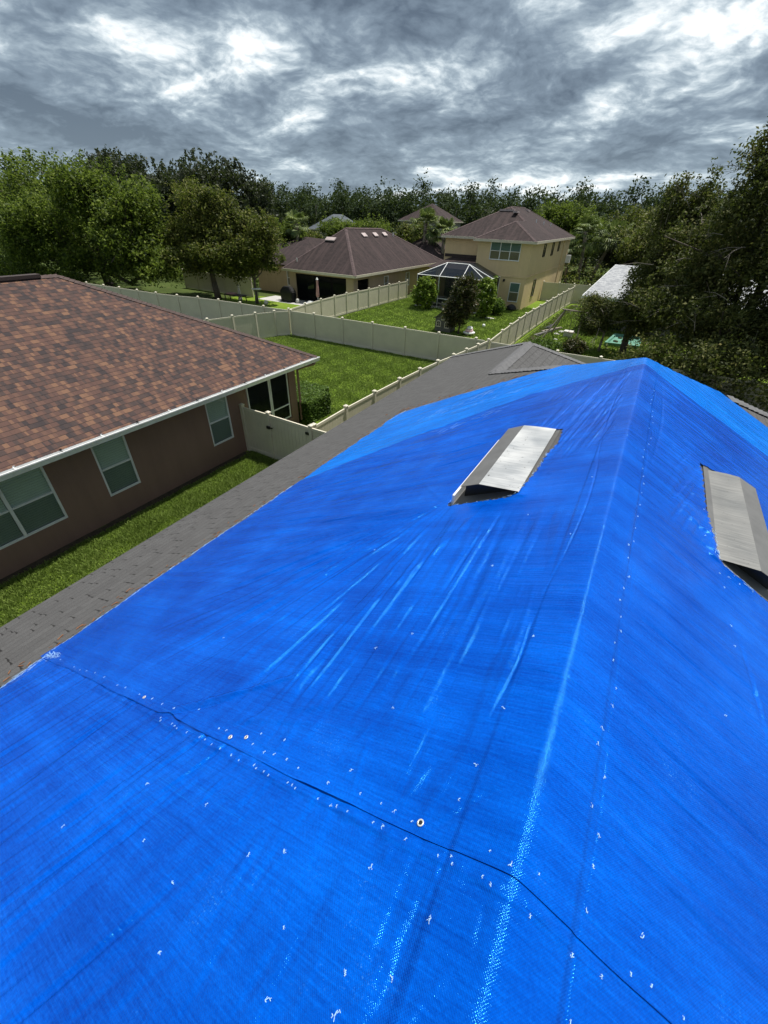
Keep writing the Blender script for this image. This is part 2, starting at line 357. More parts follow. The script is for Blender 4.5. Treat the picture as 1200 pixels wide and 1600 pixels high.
def tarp_mat(name, base, hi, lo, fold=True):
    m, t, b = material(name)
    uv = N(t, 'ShaderNodeUVMap').outputs[0]
    sp = N(t, 'ShaderNodeSeparateXYZ'); L(t, uv, sp.inputs[0])
    U, V = sp.outputs[0], sp.outputs[1]
    # tape weave
    per = 2*pi/.008
    t0 = b; b.inputs['Specular Tint'].default_value = (.10, .76, 1, 1)
    wv = math_(t, 'MULTIPLY', math_(t, 'SINE', math_(t, 'MULTIPLY', U, per)), math_(t, 'SINE', math_(t, 'MULTIPLY', V, per)))
    th_x = noise(t, mapping(t, uv, scale=(.9, 95, 1)), 1.0, 5, .7)        # threads running down the slope
    th_y = noise(t, mapping(t, uv, scale=(120, 1.4, 1)), 1.0, 4, .7)      # threads running along the ridge
    band = noise(t, mapping(t, uv, scale=(.25, 7, 1)), 1.0, 4, .6)
    blot = noise(t, uv, 1.3, 5, .6)
    k = math_(t, 'ADD', math_(t, 'MULTIPLY', th_x, .24), math_(t, 'ADD', math_(t, 'MULTIPLY', band, .28), math_(t, 'MULTIPLY', blot, .48)))
    grain = math_(t, 'ADD', noise(t, uv, 95, 2, .6), noise(t, mapping(t, uv, scale=(14, 130, 1)), 1.0, 2, .6))
    k = math_(t, 'ADD', k, math_(t, 'MULTIPLY', math_(t, 'SUBTRACT', grain, 1.0), .22))
    col = ramp(t, k, [(.36, lo), (.5, base), (.66, hi)])
    dk = ramp(t, th_y, [(.60, (0,)*3), (.72, (1,)*3)])
    col = mixc(t, math_(t, 'MULTIPLY', dk, .20), col, tuple(x*.35 for x in base))
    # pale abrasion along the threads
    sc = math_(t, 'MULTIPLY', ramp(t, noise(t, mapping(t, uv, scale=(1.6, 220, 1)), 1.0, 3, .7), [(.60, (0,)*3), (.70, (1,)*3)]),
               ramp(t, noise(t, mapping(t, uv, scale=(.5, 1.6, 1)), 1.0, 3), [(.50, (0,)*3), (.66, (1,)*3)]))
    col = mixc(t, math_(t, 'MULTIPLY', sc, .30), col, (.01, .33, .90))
    spk = math_(t, 'MULTIPLY', ramp(t, noise(t, uv, 130, 2), [(.60, (0,)*3), (.70, (1,)*3)]), ramp(t, noise(t, uv, 2.6, 4, .65), [(.58, (0,)*3), (.70, (1,)*3)]))
    col = mixc(t, math_(t, 'MULTIPLY', spk, .35), col, (.12, .50, .95))
    L(t, col, b.inputs['Base Color'])
    b.inputs['Roughness'].default_value = .16; b.inputs['Specular IOR Level'].default_value = .46
    bn = bump(t, math_(t, 'ADD', wv, math_(t, 'MULTIPLY', noise(t, uv, 150, 2, .6), 1.8)), .40, .0010)
    bn = bump(t, math_(t, 'ADD', math_(t, 'MULTIPLY', th_x, .6), math_(t, 'MULTIPLY', th_y, .5)), .5, .0022, bn)
    bn = bump(t, noise(t, mapping(t, uv, scale=(1.0, 5, 1)), 2.5, 5, .6), .55, .012, bn)
    for ang, sc_, ms, dd in ((.62, (1.1, 30, 1), 1.1, .010), (1.15, (1.0, 34, 1), .9, .009), (-.25, (.9, 26, 1), 1.3, .008)):
        mk = ramp(t, noise(t, mapping(t, uv, loc=(ang*9, ang*4, 0)), ms, 2), [(.47, (0,)*3), (.60, (1,)*3)])
        wr_ = noise(t, mapping(t, uv, scale=sc_, rot=(0, 0, ang)), 1.0, 4, .55, .4)
        bn = bump(t, math_(t, 'MULTIPLY', wr_, mk), .7, dd*.85, bn)
    L(t, bn, b.inputs['Normal'])
    tr = N(t, 'ShaderNodeBsdfTranslucent'); L(t, col, tr.inputs[0])
    return m
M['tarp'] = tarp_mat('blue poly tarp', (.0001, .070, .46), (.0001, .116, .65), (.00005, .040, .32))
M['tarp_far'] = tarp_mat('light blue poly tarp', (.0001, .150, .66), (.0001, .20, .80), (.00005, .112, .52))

# ------------------------------------------------------------------ ground
def sheet(name, x0, x1, y0, y1, z, mat, label=None, kind='structure', nx=2, ny=2, jag=0, seed=0):
    rnd = np.random.default_rng(seed)
    xs = np.linspace(x0, x1, nx); ys = np.linspace(y0, y1, ny)
    X, Y = np.meshgrid(xs, ys); 
    if jag:
        X = X+rnd.normal(0, jag, X.shape); Y = Y+rnd.normal(0, jag, Y.shape)
    V = np.stack([X.ravel(), Y.ravel(), np.full(X.size, z)], 1)
    F = [(j*nx+i, j*nx+i+1, (j+1)*nx+i+1, (j+1)*nx+i) for j in range(ny-1) for i in range(nx-1)]
    o = link(name, np_mesh(name, V, F), mat); o['kind'] = kind
    if label: o['label'] = label
    return o
sheet('ground', -1500, 1500, -1500, 1500, -.012, M['ground'])
sheet('lawn', -21.9, -7.2, 12.95, 24.1, 0, M['grass'])
sheet('lawn', -22.3, -7.3, 24.1, 62, 0, M['grass'])
sheet('side_lawn', -11.05, -5.6, -8, 12.9, 0, M['grass'])
sheet('lawn', -36, -22.6, 24, 34.4, 0, M['grass'])
sheet('lawn', -7.2, 14, 24, 52, 0, M['grass'])
sheet('dark_strip', -11.1, -10.72, -8, 9.3, .008, M['dark_ground'], nx=3, ny=60, jag=.035, seed=4)  # ragged dark brown strip along the foot of the wall
sheet('dark_strip', -10.9, -8.4, 9.02, 9.44, .010, M['dark_ground'], nx=30, ny=3, jag=.05, seed=5)
sheet('path', -10.0, -6.9, 58.5, 60.4, .006, M['concrete'])
sheet('path', -7.0, -4.2, 54.6, 57.0, .006, M['concrete'])
sheet('patio', -33.5, -25, 33.0, 35.6, .006, M['concrete'])
sheet('bare_strip', -7.0, -6.45, 30, 51, .006, M['dark_ground'], nx=3, ny=40, jag=.06, seed=9)

def blades(name, n, region, hmin, hmax, seed, wid=.012, label='short green lawn grass', clump=.0):
    r = np.random.default_rng(seed)
    x = r.uniform(region[0], region[1], n); y = r.uniform(region[2], region[3], n)
    h = r.uniform(hmin, hmax, n)*(0.75+.5*(np.sin(x*3.1+y*1.7)*np.sin(y*2.3-x)>0))
    a = r.uniform(0, 2*pi, n); lx = r.normal(0, .45, n)*h; ly = r.normal(0, .45, n)*h
    dx, dy = np.cos(a)*wid, np.sin(a)*wid
    V = np.empty((n, 4, 3), np.float32)
    V[:, 0] = np.stack([x-dx, y-dy, 0*x-.004], 1); V[:, 1] = np.stack([x+dx, y+dy, 0*x-.004], 1)
    V[:, 2] = np.stack([x+lx+dx*.3, y+ly+dy*.3, h], 1); V[:, 3] = np.stack([x+lx-dx*.3, y+ly-dy*.3, h], 1)
    o = link(name, np_mesh(name, V.reshape(-1, 3), np.arange(n*4).reshape(n, 4)), M['blade'])
    tag(o, label, 'grass', kind='stuff'); return o
blades('grass', 290000, (-10.8, -6.0, -7.9, 9.38), .03, .085, 1, .010, 'green turf in the narrow strip beside the brown wall')
blades('grass', 150000, (-21.8, -8.1, 13.0, 23.9), .03, .07, 2, .016, 'mown lawn inside the almond fence behind the brown house')
blades('grass', 90000, (-22.2, -7.4, 24.2, 46), .04, .09, 3, .026, 'bright lawn behind the yellow two storey house')
blades('grass', 40000, (-7.1, 3, 24.3, 50), .05, .14, 4, .035, 'overgrown grass right of the far fence')

# ------------------------------------------------------------------ the covered house: grey shingle roof
XR, ZR, SL = 0.175, 5.70, 0.5
YH = 6.8
def roofz(x, y): return np.minimum(ZR-SL*np.abs(x-XR), ZR-SL*(y-YH))
def lz(x): return ZR-SL*abs(x-XR)
house = thing('shingled_house', 'near grey shingled hip roofed house mostly covered by blue tarps', 'house', (0.1, 3, 0))
A = (XR, YH, ZR); k = 2.76; J = (XR-k, YH+k, ZR-SL*k)
EX = 6.4
V_ = (1.30, 13.49, 2.355); PK = (-2.63, 12.9, J[2])
LC = (-6.52, 17.2, lz(-6.52)); RC = (1.3, 17.2, LC[2])
EN, EF = -6.02, -6.52
mb = MB()
def lp(x, y): return (x, y, lz(x))
mb.poly(lp(XR, -9), lp(XR, YH), J, PK, LC, lp(EN, -9))                       # west slope
mb.poly(lp(XR, YH), lp(XR, -9), lp(EX, -9), (EX, YH+EX-XR, lz(EX)))          # east slope
mb.poly(A, (EX, YH+EX-XR, lz(EX)), (V_[0], V_[1], V_[2]), J)                 # hip end
mb.poly(J, V_, RC, PK)
mb.poly(PK, RC, LC)
mb.build('roof', M['roof_grey'], house, uv=True)
mb = MB()
mb.box((-5.9, -8.9, 0), (6.1, 12.6, 2.30)); mb.box((-5.9, 12.6, 0), (1.1, 16.8, 2.20))
mb.build('wall', M['stucco_beige'], house)
mb = MB()
def fascia(mb, a, b, h=.16, t=.02, drop=.02):
    a, b = Vector(a), Vector(b); d = (b-a); dn = Vector((d.x, d.y, 0)).normalized(); nrm = Vector((dn.y, -dn.x, 0))
    c = (a+b)/2-Vector((0, 0, h/2+drop)); mb.obox(c, d/2, nrm*t, (0, 0, h/2))
fascia(mb, lp(EN, -9), LC); fascia(mb, LC, RC)
mb.build('fascia', M['trim_cream'], house)
# bent cap shingles on hips and ridges
def caps(mb, a, b, na, nb, wdt=.15, step=.14, lift=.012, rnd=random.Random(3)):
    a, b = Vector(a), Vector(b); L_ = (b-a).length; d = (b-a)/L_
    def side(n):
        n = Vector(n).normalized(); s = n.cross(d).normalized(); return s, n
    sa, n1 = side(na); sb, n2 = side(nb)
    if sa.dot(sb) > 0: sb = -sb
    # make both side vectors point down
    if sa.z > 0: sa = -sa
    if sb.z > 0: sb = -sb
    n = int(L_/step)
    for i in range(n):
        p = a+d*(i*step); q = a+d*(i*step+step*1.15)
        upv = ((n1+n2)*.5).normalized()
        l0 = lift+.012+rnd.uniform(0, .003); l1 = lift
        w1 = wdt*(1+rnd.uniform(-.04, .04))
        P = [p+sa*w1+n1*l0, p+upv*l0*1.3, p+sb*w1+n2*l0, q+sa*w1+n1*l1, q+upv*l1*1.3, q+sb*w1+n2*l1,
             p+sa*w1, p, p+sb*w1]
        mb.add(P, [(0, 1, 4, 3), (1, 2, 5, 4), (0, 6, 7, 1), (1, 7, 8, 2)])
nW, nE, nN = (-SL, 0, 1), (SL, 0, 1), (0, SL, 1)
mb = MB()
hA_ = (XR-1.17, YH+1.17, ZR-SL*1.17); hB_ = (XR+1.20, YH+1.20, ZR-SL*1.20); caps(mb, J, hA_, nW, nN); caps(mb, PK, J, nW, nE); caps(mb, LC, PK, nW, nN); caps(mb, RC, PK, nE, nN)
caps(mb, (EX, YH+EX-XR, lz(EX)), hB_, nE, nN)
mb.build('ridge_cap', M['cap_grey'], house)
r_ = random.Random(12); mb = MB()
for i in range(210):
    yy = r_.uniform(.2, 8.3); xx = -4.06-abs(r_.gauss(0, .10)) if r_.random() < .55 else None
    if xx is None:
        xx = r_.uniform(-4.6, -.9); yy = 8.05+abs(r_.gauss(0, .16))
        if yy > YH-(xx-XR)-.05 or xx > -1.6: continue
    z = lz(xx)+.008; an = r_.uniform(0, pi); l = r_.uniform(.012, .04)
    dx, dy = cos(an)*l, sin(an)*l
    mb.obox((xx, yy, z), (dx, dy, SL*dx), (-dy*.12, dx*.12, 0), (0, 0, .002))
o = mb.build('leaf_litter', M['litter'], None); tag(o, 'scattered dry orange needles along the tarp edge on the grey shingles', 'leaf litter', kind='stuff')

# roof vents (off-ridge metal vents)
def roof_vent(sx, xi, xc, xo, zi, zc, zo, y0, y1, label):
    f = MB(); t = .004
    f.obox(((xi+xo)/2, (y0+y1)/2, (lz(xi)+lz(xo))/2+.008), (abs(xo-xi)/2+.035, 0, (lz(xo+.035*sx)-lz(xi-.035*sx))/2*(1 if sx > 0 else -1)), (0, (y1-y0)/2+.05, 0), (0, 0, .004))
    root = f.build('roof_vent', M['vent_side'], house); root['label'] = label
    mb = MB(); N_ = 24
    ys = [y0+(y1-y0)*i/N_ for i in range(N_+1)]
    pts = []
    for y in ys:
        s = .004*sin((y-y0)*5.1)-.005*sin((y-y0)*2.2)
        pts += [(xi, y, zi), ((xi*2+xc)/3, y, (zi*2+zc)/3+s), ((xi+2*xc)/3, y, (zi+2*zc)/3+s*1.3), (xc, y, zc)]
    fs = [(4*j+i, 4*j+i+1, 4*j+i+5, 4*j+i+4) for j in range(N_) for i in range(3)]
    if sx > 0: fs = [f_[::-1] for f_ in fs]
    mb.add(pts, fs)
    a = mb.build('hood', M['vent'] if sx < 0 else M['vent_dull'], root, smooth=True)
    mb = MB(); mb.add([(xc, y0, zc), (xc, y1, zc), (xo, y1, zo), (xo, y0, zo)], [(0, 1, 2, 3)])
    mb.add([(xc, y0, zc-.004), (xc, y1, zc-.004), (xo, y1, zo-.004), (xo, y0, zo-.004)], [(3, 2, 1, 0)])
    mb.build('hood_face', M['vent_side'], root)
    mb = MB()   # white outer drip strip standing clear of the hood
    xs = xo+sx*.035
    if sx < 0: mb.obox((xs, (y0+y1)/2-.10, lz(xs)+.060), (0, 0, .045), (0, (y1-y0)/2-.06, 0), (.009, 0, 0))
    if sx < 0: mb.build('drip_strip', M['trim'], root)
    mb = MB()   # black panel painting the shade under the hood, set back from the open end
    for yy in (y0+.10,):
        mb.poly((xi, yy, lz(xi)), (xo-sx*.02, yy, lz(xo)+.008), (xo-sx*.02, yy, zo-.01), (xc, yy, zc-.008), (xi, yy, zi-.004))
    mb.build('throat_shade', M['black'], root)
    mb = MB()   # far end closed
    mb.poly((xi, y1, lz(xi)), (xo, y1, lz(xo)), (xo, y1, zo), (xc, y1, zc), (xi, y1, zi))
    mb.build('end_cap', M['vent_side'], root)
    return root
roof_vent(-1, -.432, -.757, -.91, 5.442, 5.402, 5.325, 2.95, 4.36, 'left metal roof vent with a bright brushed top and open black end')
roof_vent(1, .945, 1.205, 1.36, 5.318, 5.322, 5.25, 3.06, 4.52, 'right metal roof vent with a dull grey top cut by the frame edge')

# ------------------------------------------------------------------ tarps
rng = np.random.default_rng(7)
segs = []   # x0,y0,x1,y1,width,amp
def seg(a, b, wd, am): segs.append((*a, *b, wd, am))
# folds kept from packing
for yy in (1.24, 2.45, 3.7, 4.95): seg((-4.2, yy+.03), (-.2, yy-.02), .008, .0035); seg((.4, yy-.03), (4.4, yy+.05), .008, .0035)
for xx in (-1.35, -2.65, 1.6, 2.9): seg((xx, -3), (xx+.03, 8), .009, .003)
# fan from the low corner of the left vent down the slope
for i in range(22):
    e = (-1.25-rng.uniform(0, 2.0), 1.0+rng.uniform(0, 2.6)); f = rng.uniform(0, .35)
    s = (-.98+(e[0]+.98)*f, 2.90+(e[1]-2.9)*f)
    seg(s, e, rng.uniform(.012, .035), rng.uniform(.003, .008)*rng.choice([1, 1, -1]))
seg((-1.64, 1.35), (-1.0, 3.0), .018, .010); seg((-1.68, 1.62), (-1.0, 3.05), .016, .009); seg((-1.05, 1.2), (-.62, 2.9), .022, .008)
# ripples running along the ridge below the left vent
for i in range(17):
    x = rng.uniform(-.95, -.12); y = rng.uniform(.95, 1.6); l = rng.uniform(.5, 1.3)
    seg((x, y), (x+rng.uniform(-.05, .08), y+l), rng.uniform(.014, .03), rng.uniform(.003, .0075)*rng.choice([1, -1]))
seg((-.035, .95), (0.0, 1.55), .006, -.007); seg((0.0, 1.2), (0.015, 2.0), .005, -.008); seg((.01, 1.85), (0.03, 3.5), .006, -.007); seg((.03, 3.3), (.07, 6.3), .006, -.007)
seg((-.05, -.1), (-.03, .45), .007, -.003)
for yy in (-.5, .1, .6, 1.1, 1.7, 2.2, 2.8, 3.4, 4.0, 4.7, 5.3): seg((.372+.01*sin(yy*5), yy), (.368+.012*cos(yy*3), yy+.62), .005, -.0022)
seg((.33, 1.5), (.40, 3.6), .012, .002); seg((.40, 3.5), (.43, 6.2), .010, -.006)
seg((-.05, 1.0), (-.10, 2.1), .018, .008)
# pinch at the hem
seg((-1.70, .49), (-1.30, .72), .009, -.014); seg((-1.70, .53), (-.95, 1.02), .016, .016); seg((-1.35, .55), (-.5, .78), .018, .008); seg((-1.2, .6), (-.45, .95), .025, .006)
for i in range(16):
    x = rng.uniform(-1.3, .1); seg((x, .50), (x+rng.uniform(-.12, .2), .50+rng.uniform(.15, .6)), rng.uniform(.01, .022), rng.uniform(.002, .006)*rng.choice([1, -1]))
# long sweeping wrinkles top left
for i in range(26):
    x = rng.uniform(-4.1, -1.2); y = rng.uniform(3.2, 6.4); l = rng.uniform(.6, 1.9)
    seg((x, y), (x+l*.86, y+l*(.12+.25*rng.random())), rng.uniform(.015, .04), rng.uniform(.002, .006)*rng.choice([1, -1]))
for i in range(30):
    x = rng.uniform(-.75, .0); y = rng.uniform(3.6, 6.0); l = rng.uniform(.4, 1.1)
    seg((x, y), (x+rng.uniform(.03, .22), y+l), rng.uniform(.012, .03), rng.uniform(.003, .007)*rng.choice([1, -1]))
# turned hems: a raised roll just under the overlap and a crease above it
for i in range(26):
    x = -1.75+i*.075; seg((x, .452+rng.normal(0, .004)), (x+.11, .452+rng.normal(0, .004)), .009, rng.uniform(.002, .006))
    if i % 2: seg((x, .44), (x+rng.uniform(-.02, .03), .44-rng.uniform(.05, .16)), .010, rng.uniform(-.004, .005))
for i in range(40):
    x = -3.3+i*.098; seg((x, .548+rng.normal(0, .004)), (x+.13, .548+rng.normal(0, .004)), .005, -rng.uniform(.0012, .003))
# near sheet, left
for i in range(34):
    x = rng.uniform(-3.0, -1.0); y = rng.uniform(-.2, .5); l = rng.uniform(.35, 1.3)
    seg((x, y), (x-l*rng.uniform(.18, .5), y-l), rng.uniform(.012, .035), rng.uniform(.003, .009)*rng.choice([1, 1, -1]))
for i in range(26):
    x = rng.uniform(-1.3, .1); y = rng.uniform(.0, .46); l = rng.uniform(.12, .5)
    seg((x, y), (x-l*rng.uniform(-.2, .45), y-l), rng.uniform(.010, .026), rng.uniform(.002, .006)*rng.choice([1, -1]))
# right slope
for i in range(46):
    x = rng.uniform(.45, 3.2); y = rng.uniform(-.4, 6.2); l = rng.uniform(.4, 1.5)
    seg((x, y), (x+l, y-l*rng.uniform(-.1, .25)), rng.uniform(.015, .04), rng.uniform(.0015, .005)*rng.choice([1, -1]))
seg((1.03, 2.35), (1.12, 1.6), .012, -.008); seg((1.10, 2.1), (1.16, 1.45), .014, .006)
for i in range(14):
    a = (.94, rng.uniform(3.0, 4.5)); seg(a, (a[0]-rng.uniform(.1, .45), a[1]+rng.uniform(-.5, .3)), rng.uniform(.012, .025), rng.uniform(.003, .007))
SEG = np.array(segs)
def wrinkles(x, y):
    z = np.zeros_like(x)
    for x0, y0, x1, y1, wd, am in SEG:
        dx, dy = x1-x0, y1-y0; ll = dx*dx+dy*dy
        t = ((x-x0)*dx+(y-y0)*dy)/ll
        m = (t > -.02) & (t < 1.02)
        if not m.any(): continue
        tm = np.clip(t[m], 0, 1)
        bow = .02*np.sin(tm*pi)*(1 if (x0*7+y0*13) % 2 > 1 else -1)
        d = ((x[m]-x0)*dy-(y[m]-y0)*dx)/sqrt(ll)+bow*sqrt(ll)
        z[m] += am*np.exp(-(d/wd)**2)*np.sin(tm*pi)**.7
    return z
def sstep(a, b, v): t = np.clip((v-a)/(b-a), 0, 1); return t*t*(3-2*t)
def lattice(x, y, s, seed):
    g = np.random.default_rng(seed).normal(0, 1, (97, 97)); xs, ys = x*s+31, y*s+31
    i, j = np.floor(xs).astype(int), np.floor(ys).astype(int); fx, fy = xs-i, ys-j
    fx = fx*fx*(3-2*fx); fy = fy*fy*(3-2*fy); i %= 96; j %= 96
    v = (g[i, j]*(1-fx)+g[i+1, j]*fx)*(1-fy)+(g[i, j+1]*(1-fx)+g[i+1, j+1]*fx)*fy
    return v if seed < 20 else .55*v+.75*(.6-np.abs(v))
def fine_folds(x, y):
    z = np.zeros_like(x)
    # taut fan from the low corner of the left vent
    cx, cy = -.93, 3.0; dx, dy = x-cx, y-cy; r = np.hypot(dx, dy)+1e-6; th = np.arctan2(-dy, -dx)
    m = sstep(.02, .35, r)*(1-sstep(1.7, 3.1, r))*sstep(-.25, .15, th)*(1-sstep(1.45, 1.75, th))*(y > .5)
    z += m*(.0044*lattice(th*17, r*.9, 1, 21)+.0036*lattice(th*41, r*1.6, 1, 22)+.0018*lattice(th*85, r*2.2, 1, 41))*np.minimum(1, .35+r*.5)
    # ripples parallel to the ridge under and right of the left vent
    m = sstep(-1.25, -.8, x)*(1-sstep(-.12, .02, x))*sstep(.6, 1.0, y)*(1-sstep(2.3, 2.85, y))
    z += m*(.0038*lattice(x*17+y*1.2, y*1.1, 1, 23)+.0030*lattice(x*40, y*2, 1, 24))
    m = sstep(-.85, -.4, x)*(1-sstep(.0, .10, x))*sstep(3.4, 4.2, y)*(1-sstep(5.7, 6.3, y))
    z += m*(.0030*lattice(x*19-y*2.6, y*1.2, 1, 25)+.0024*lattice(x*44-y*5, y*2.4, 1, 26))
    # sweep of long wrinkles over the upper left
    m = (1-sstep(-1.3, -.5, x))*sstep(2.6, 3.6, y)
    u = y*cos(.30)-x*sin(.30); v = x*cos(.30)+y*sin(.30)
    z += m*(.0026*lattice(v*.7, u*12, 1, 27)+.0024*lattice(v*1.6, u*34, 1, 28))
    # diagonal pull on the near sheet
    m = (1-sstep(-1.0, -.45, x))*(y < .49)
    u = x*.93-y*.37; v = x*.37+y*.93
    z += m*(.0032*lattice(u*13, v*.9, 1, 29)+.0024*lattice(u*38, v*1.7, 1, 30))
    m = sstep(-1.0, -.45, x)*(y < .49)*(1-sstep(.0, .1, x))
    z += m*(.0016*lattice(x*12+y*2, y*2.0, 1, 31)+.0011*lattice(x*34, y*5, 1, 32))
    # east slope: bands down the slope and puckers beside the right vent
    m = sstep(.36, .5, x)
    z += m*(.0010*lattice(x*.6, (y+.12*x)*9, 1, 33)+.0013*lattice(x*1.3, (y+.12*x)*30, 1, 34))
    m = np.exp(-((x-.74)/.16)**2)*sstep(2.9, 3.3, y)*(1-sstep(4.3, 4.8, y))
    z += m*.0045*lattice(x*24-y*6, y*2.2, 1, 35)
    z = z*2.1
    m = (y < .4915)*sstep(-3.4, -2.2, x)*(1-sstep(.2, .6, x))
    z += m*np.exp(-((y-.466)/.015)**2)*(.0050+.0035*lattice(x*30, y*3, 1, 6))+m*.0018*lattice(x*30, y*2, 1, 7)*np.exp(-((y-.44)/.03)**2)
    # everywhere: soft rows where the sheet rests on the shingle courses
    z += .0011*lattice(x*7.0, y*.45, 1, 36)+.0007*lattice(x*.5, y*16, 1, 37)
    return z
def tarpz(x, y, lay):
    d = x-XR; base = ZR-SL*np.sqrt(d*d+.014**2)
    hip = ZR-SL*np.sqrt((y-YH)**2+.02**2)*np.sign(y-YH); base = np.where(y > YH-.0, np.minimum(base, hip), base)
    cap = .010*(1-sstep(.168, .186, np.abs(x-.175)))*(.75+.25*np.sin(y*4.3)*np.sin(y*1.7+1))
    z = base+cap+.016+lay+fine_folds(x, y)
    z += .0035*lattice(x, y, 1.6, 3)+.0016*lattice(x, y, 5.0, 4)+.0005*lattice(x*1.0, y, 17, 5)
    z += wrinkles(x, y)
    z = np.maximum(z, np.minimum(base, ZR-SL*np.abs(d))+.006+lay)
    # the sheet lifts where it meets the vents
    z += .02*np.exp(-(((x+.43)/.05)**2))*((y > 2.9) & (y < 4.4)) + .02*np.exp(-(((x-.93)/.05)**2))*((y > 3.0) & (y < 4.5))
    return z
hole1 = [(-.975, 2.88), (-.445, 2.93), (-.395, 3.35), (-.385, 3.75), (-.345, 4.02), (-.375, 4.42), (-.80, 4.46), (-.985, 4.28)]
hole2 = [(.955, 3.03), (.915, 3.35), (.885, 3.75), (.888, 4.1), (.875, 4.52), (1.1, 4.62), (1.46, 4.60), (1.50, 3.6), (1.46, 3.0), (1.2, 2.99)]
def inside(px, py, poly):
    c = np.zeros(px.shape, bool); n = len(poly)
    for i in range(n):
        x0, y0 = poly[i]; x1, y1 = poly[(i+1) % n]
        cond = ((y0 > py) != (y1 > py)) & (px < (x1-x0)*(py-y0)/(y1-y0+1e-9)+x0); c ^= cond
    return c
def tarp(name, label, xs, nj, y0f, y1f, lay, mat, holes=(), ypow=1.0):
    ni = len(xs); t = np.linspace(0, 1, nj)**ypow
    X = np.repeat(xs[None, :], nj, 0); Y0, Y1 = y0f(xs), y1f(xs)
    Y = Y0[None, :]+(Y1-Y0)[None, :]*t[:, None]
    # wavy left edge
    X = X+np.where(X < -3.5, (X+3.5)/.45*.018*(np.sin(Y*5.3)+.6*np.sin(Y*13.1+1)), 0)
    Z = tarpz(X, Y, lay(X, Y))
    idx = np.arange(ni*nj).reshape(nj, ni)
    F = np.stack([idx[:-1, :-1], idx[:-1, 1:], idx[1:, 1:], idx[1:, :-1]], -1).reshape(-1, 4)
    cx = X.ravel()[F].mean(1); cy = Y.ravel()[F].mean(1)
    jx = cx+.006*np.sin(cy*61)+.004*np.sin(cy*147+cx*90); jy = cy+.007*np.sin(cx*71)+.004*np.sin(cx*190)
    keep = np.ones(len(F), bool)
    for h in holes: keep &= ~inside(jx, jy, h)
    F = F[keep]
    V = np.stack([X.ravel(), Y.ravel(), Z.ravel()], 1); uv = np.stack([np.abs(X.ravel()-XR)*1.118*np.sign(X.ravel()-XR), Y.ravel()], 1)
    used = np.zeros(len(V), bool); used[F.ravel()] = True; rem = np.cumsum(used)-1
    me = np_mesh(name, V[used], rem[F], uv[used], True)
    o = link(name, me, mat); tag(o, label, 'tarp', 'blue tarps over the roof'); return o
def spaced(segl):
    out = []
    for a, b, st in segl: out.append(np.arange(a, b, st))
    return np.concatenate(out+[np.array([segl[-1][1]])])
xs_main = spaced([(-4.0, -2.2, .015), (-2.2, -.08, .0080), (-.08, .40, .004), (.40, 1.7, .0090), (1.7, 4.2, .03)])
farx, fary = [-4.2, -2.94, -1.8, -1.1, .49, 1.88, 4.2], [4.15, 5.19, 5.95, 6.37, 6.42, 6.42, 6.5]
y_hem = lambda x: 0.492+.005*np.sin(x*3.7+.4)+.0025*np.sin(x*11)+.02*np.exp(-((x+1.66)/.06)**2)
def lay_main(x, y):
    e = y-y_hem(x); hem = .0008*(e < .035)+.0010*np.exp(-e/.02)
    return .0028+hem+.0040*np.maximum(0, lattice(x*7, y*2, 1, 5)-.1)*np.exp(-np.abs(e)/.022)*((x > -2.6) & (x < .5))
tmain = tarp('blue_tarp', 'large middle blue tarp with cut openings around both roof vents', xs_main, 720, y_hem, lambda x: np.interp(x, farx, fary), lay_main, M['tarp'], (hole1, hole2), 1.25)
xs_near = spaced([(-3.93, -2.2, .014), (-2.2, -.08, .007), (-.08, .40, .004), (.40, 1.2, .008), (1.2, 4.0, .03)])
tnear = tarp('blue_tarp', 'nearest blue tarp running under the grommeted hem at the bottom of the photo', xs_near, 420, lambda x: np.full_like(x, -3.0), lambda x: np.full_like(x, .66), lambda x, y: 0*x, M['tarp'], (), .62)
xs_far = spaced([(-4.03, 4.2, .022)])
tfar = tarp('blue_tarp', 'lighter blue tarp at the far end folding over the hip', xs_far, 150, lambda x: np.interp(x, farx, fary)-.18, lambda x: np.interp(x, [-4.2, -4.03, -3.85, -2.3, 0, 4.2], [7.5, 7.62, 7.82, 7.98, 7.95, 8.0]), lambda x, y: -.002+0*x, M['tarp_far'])

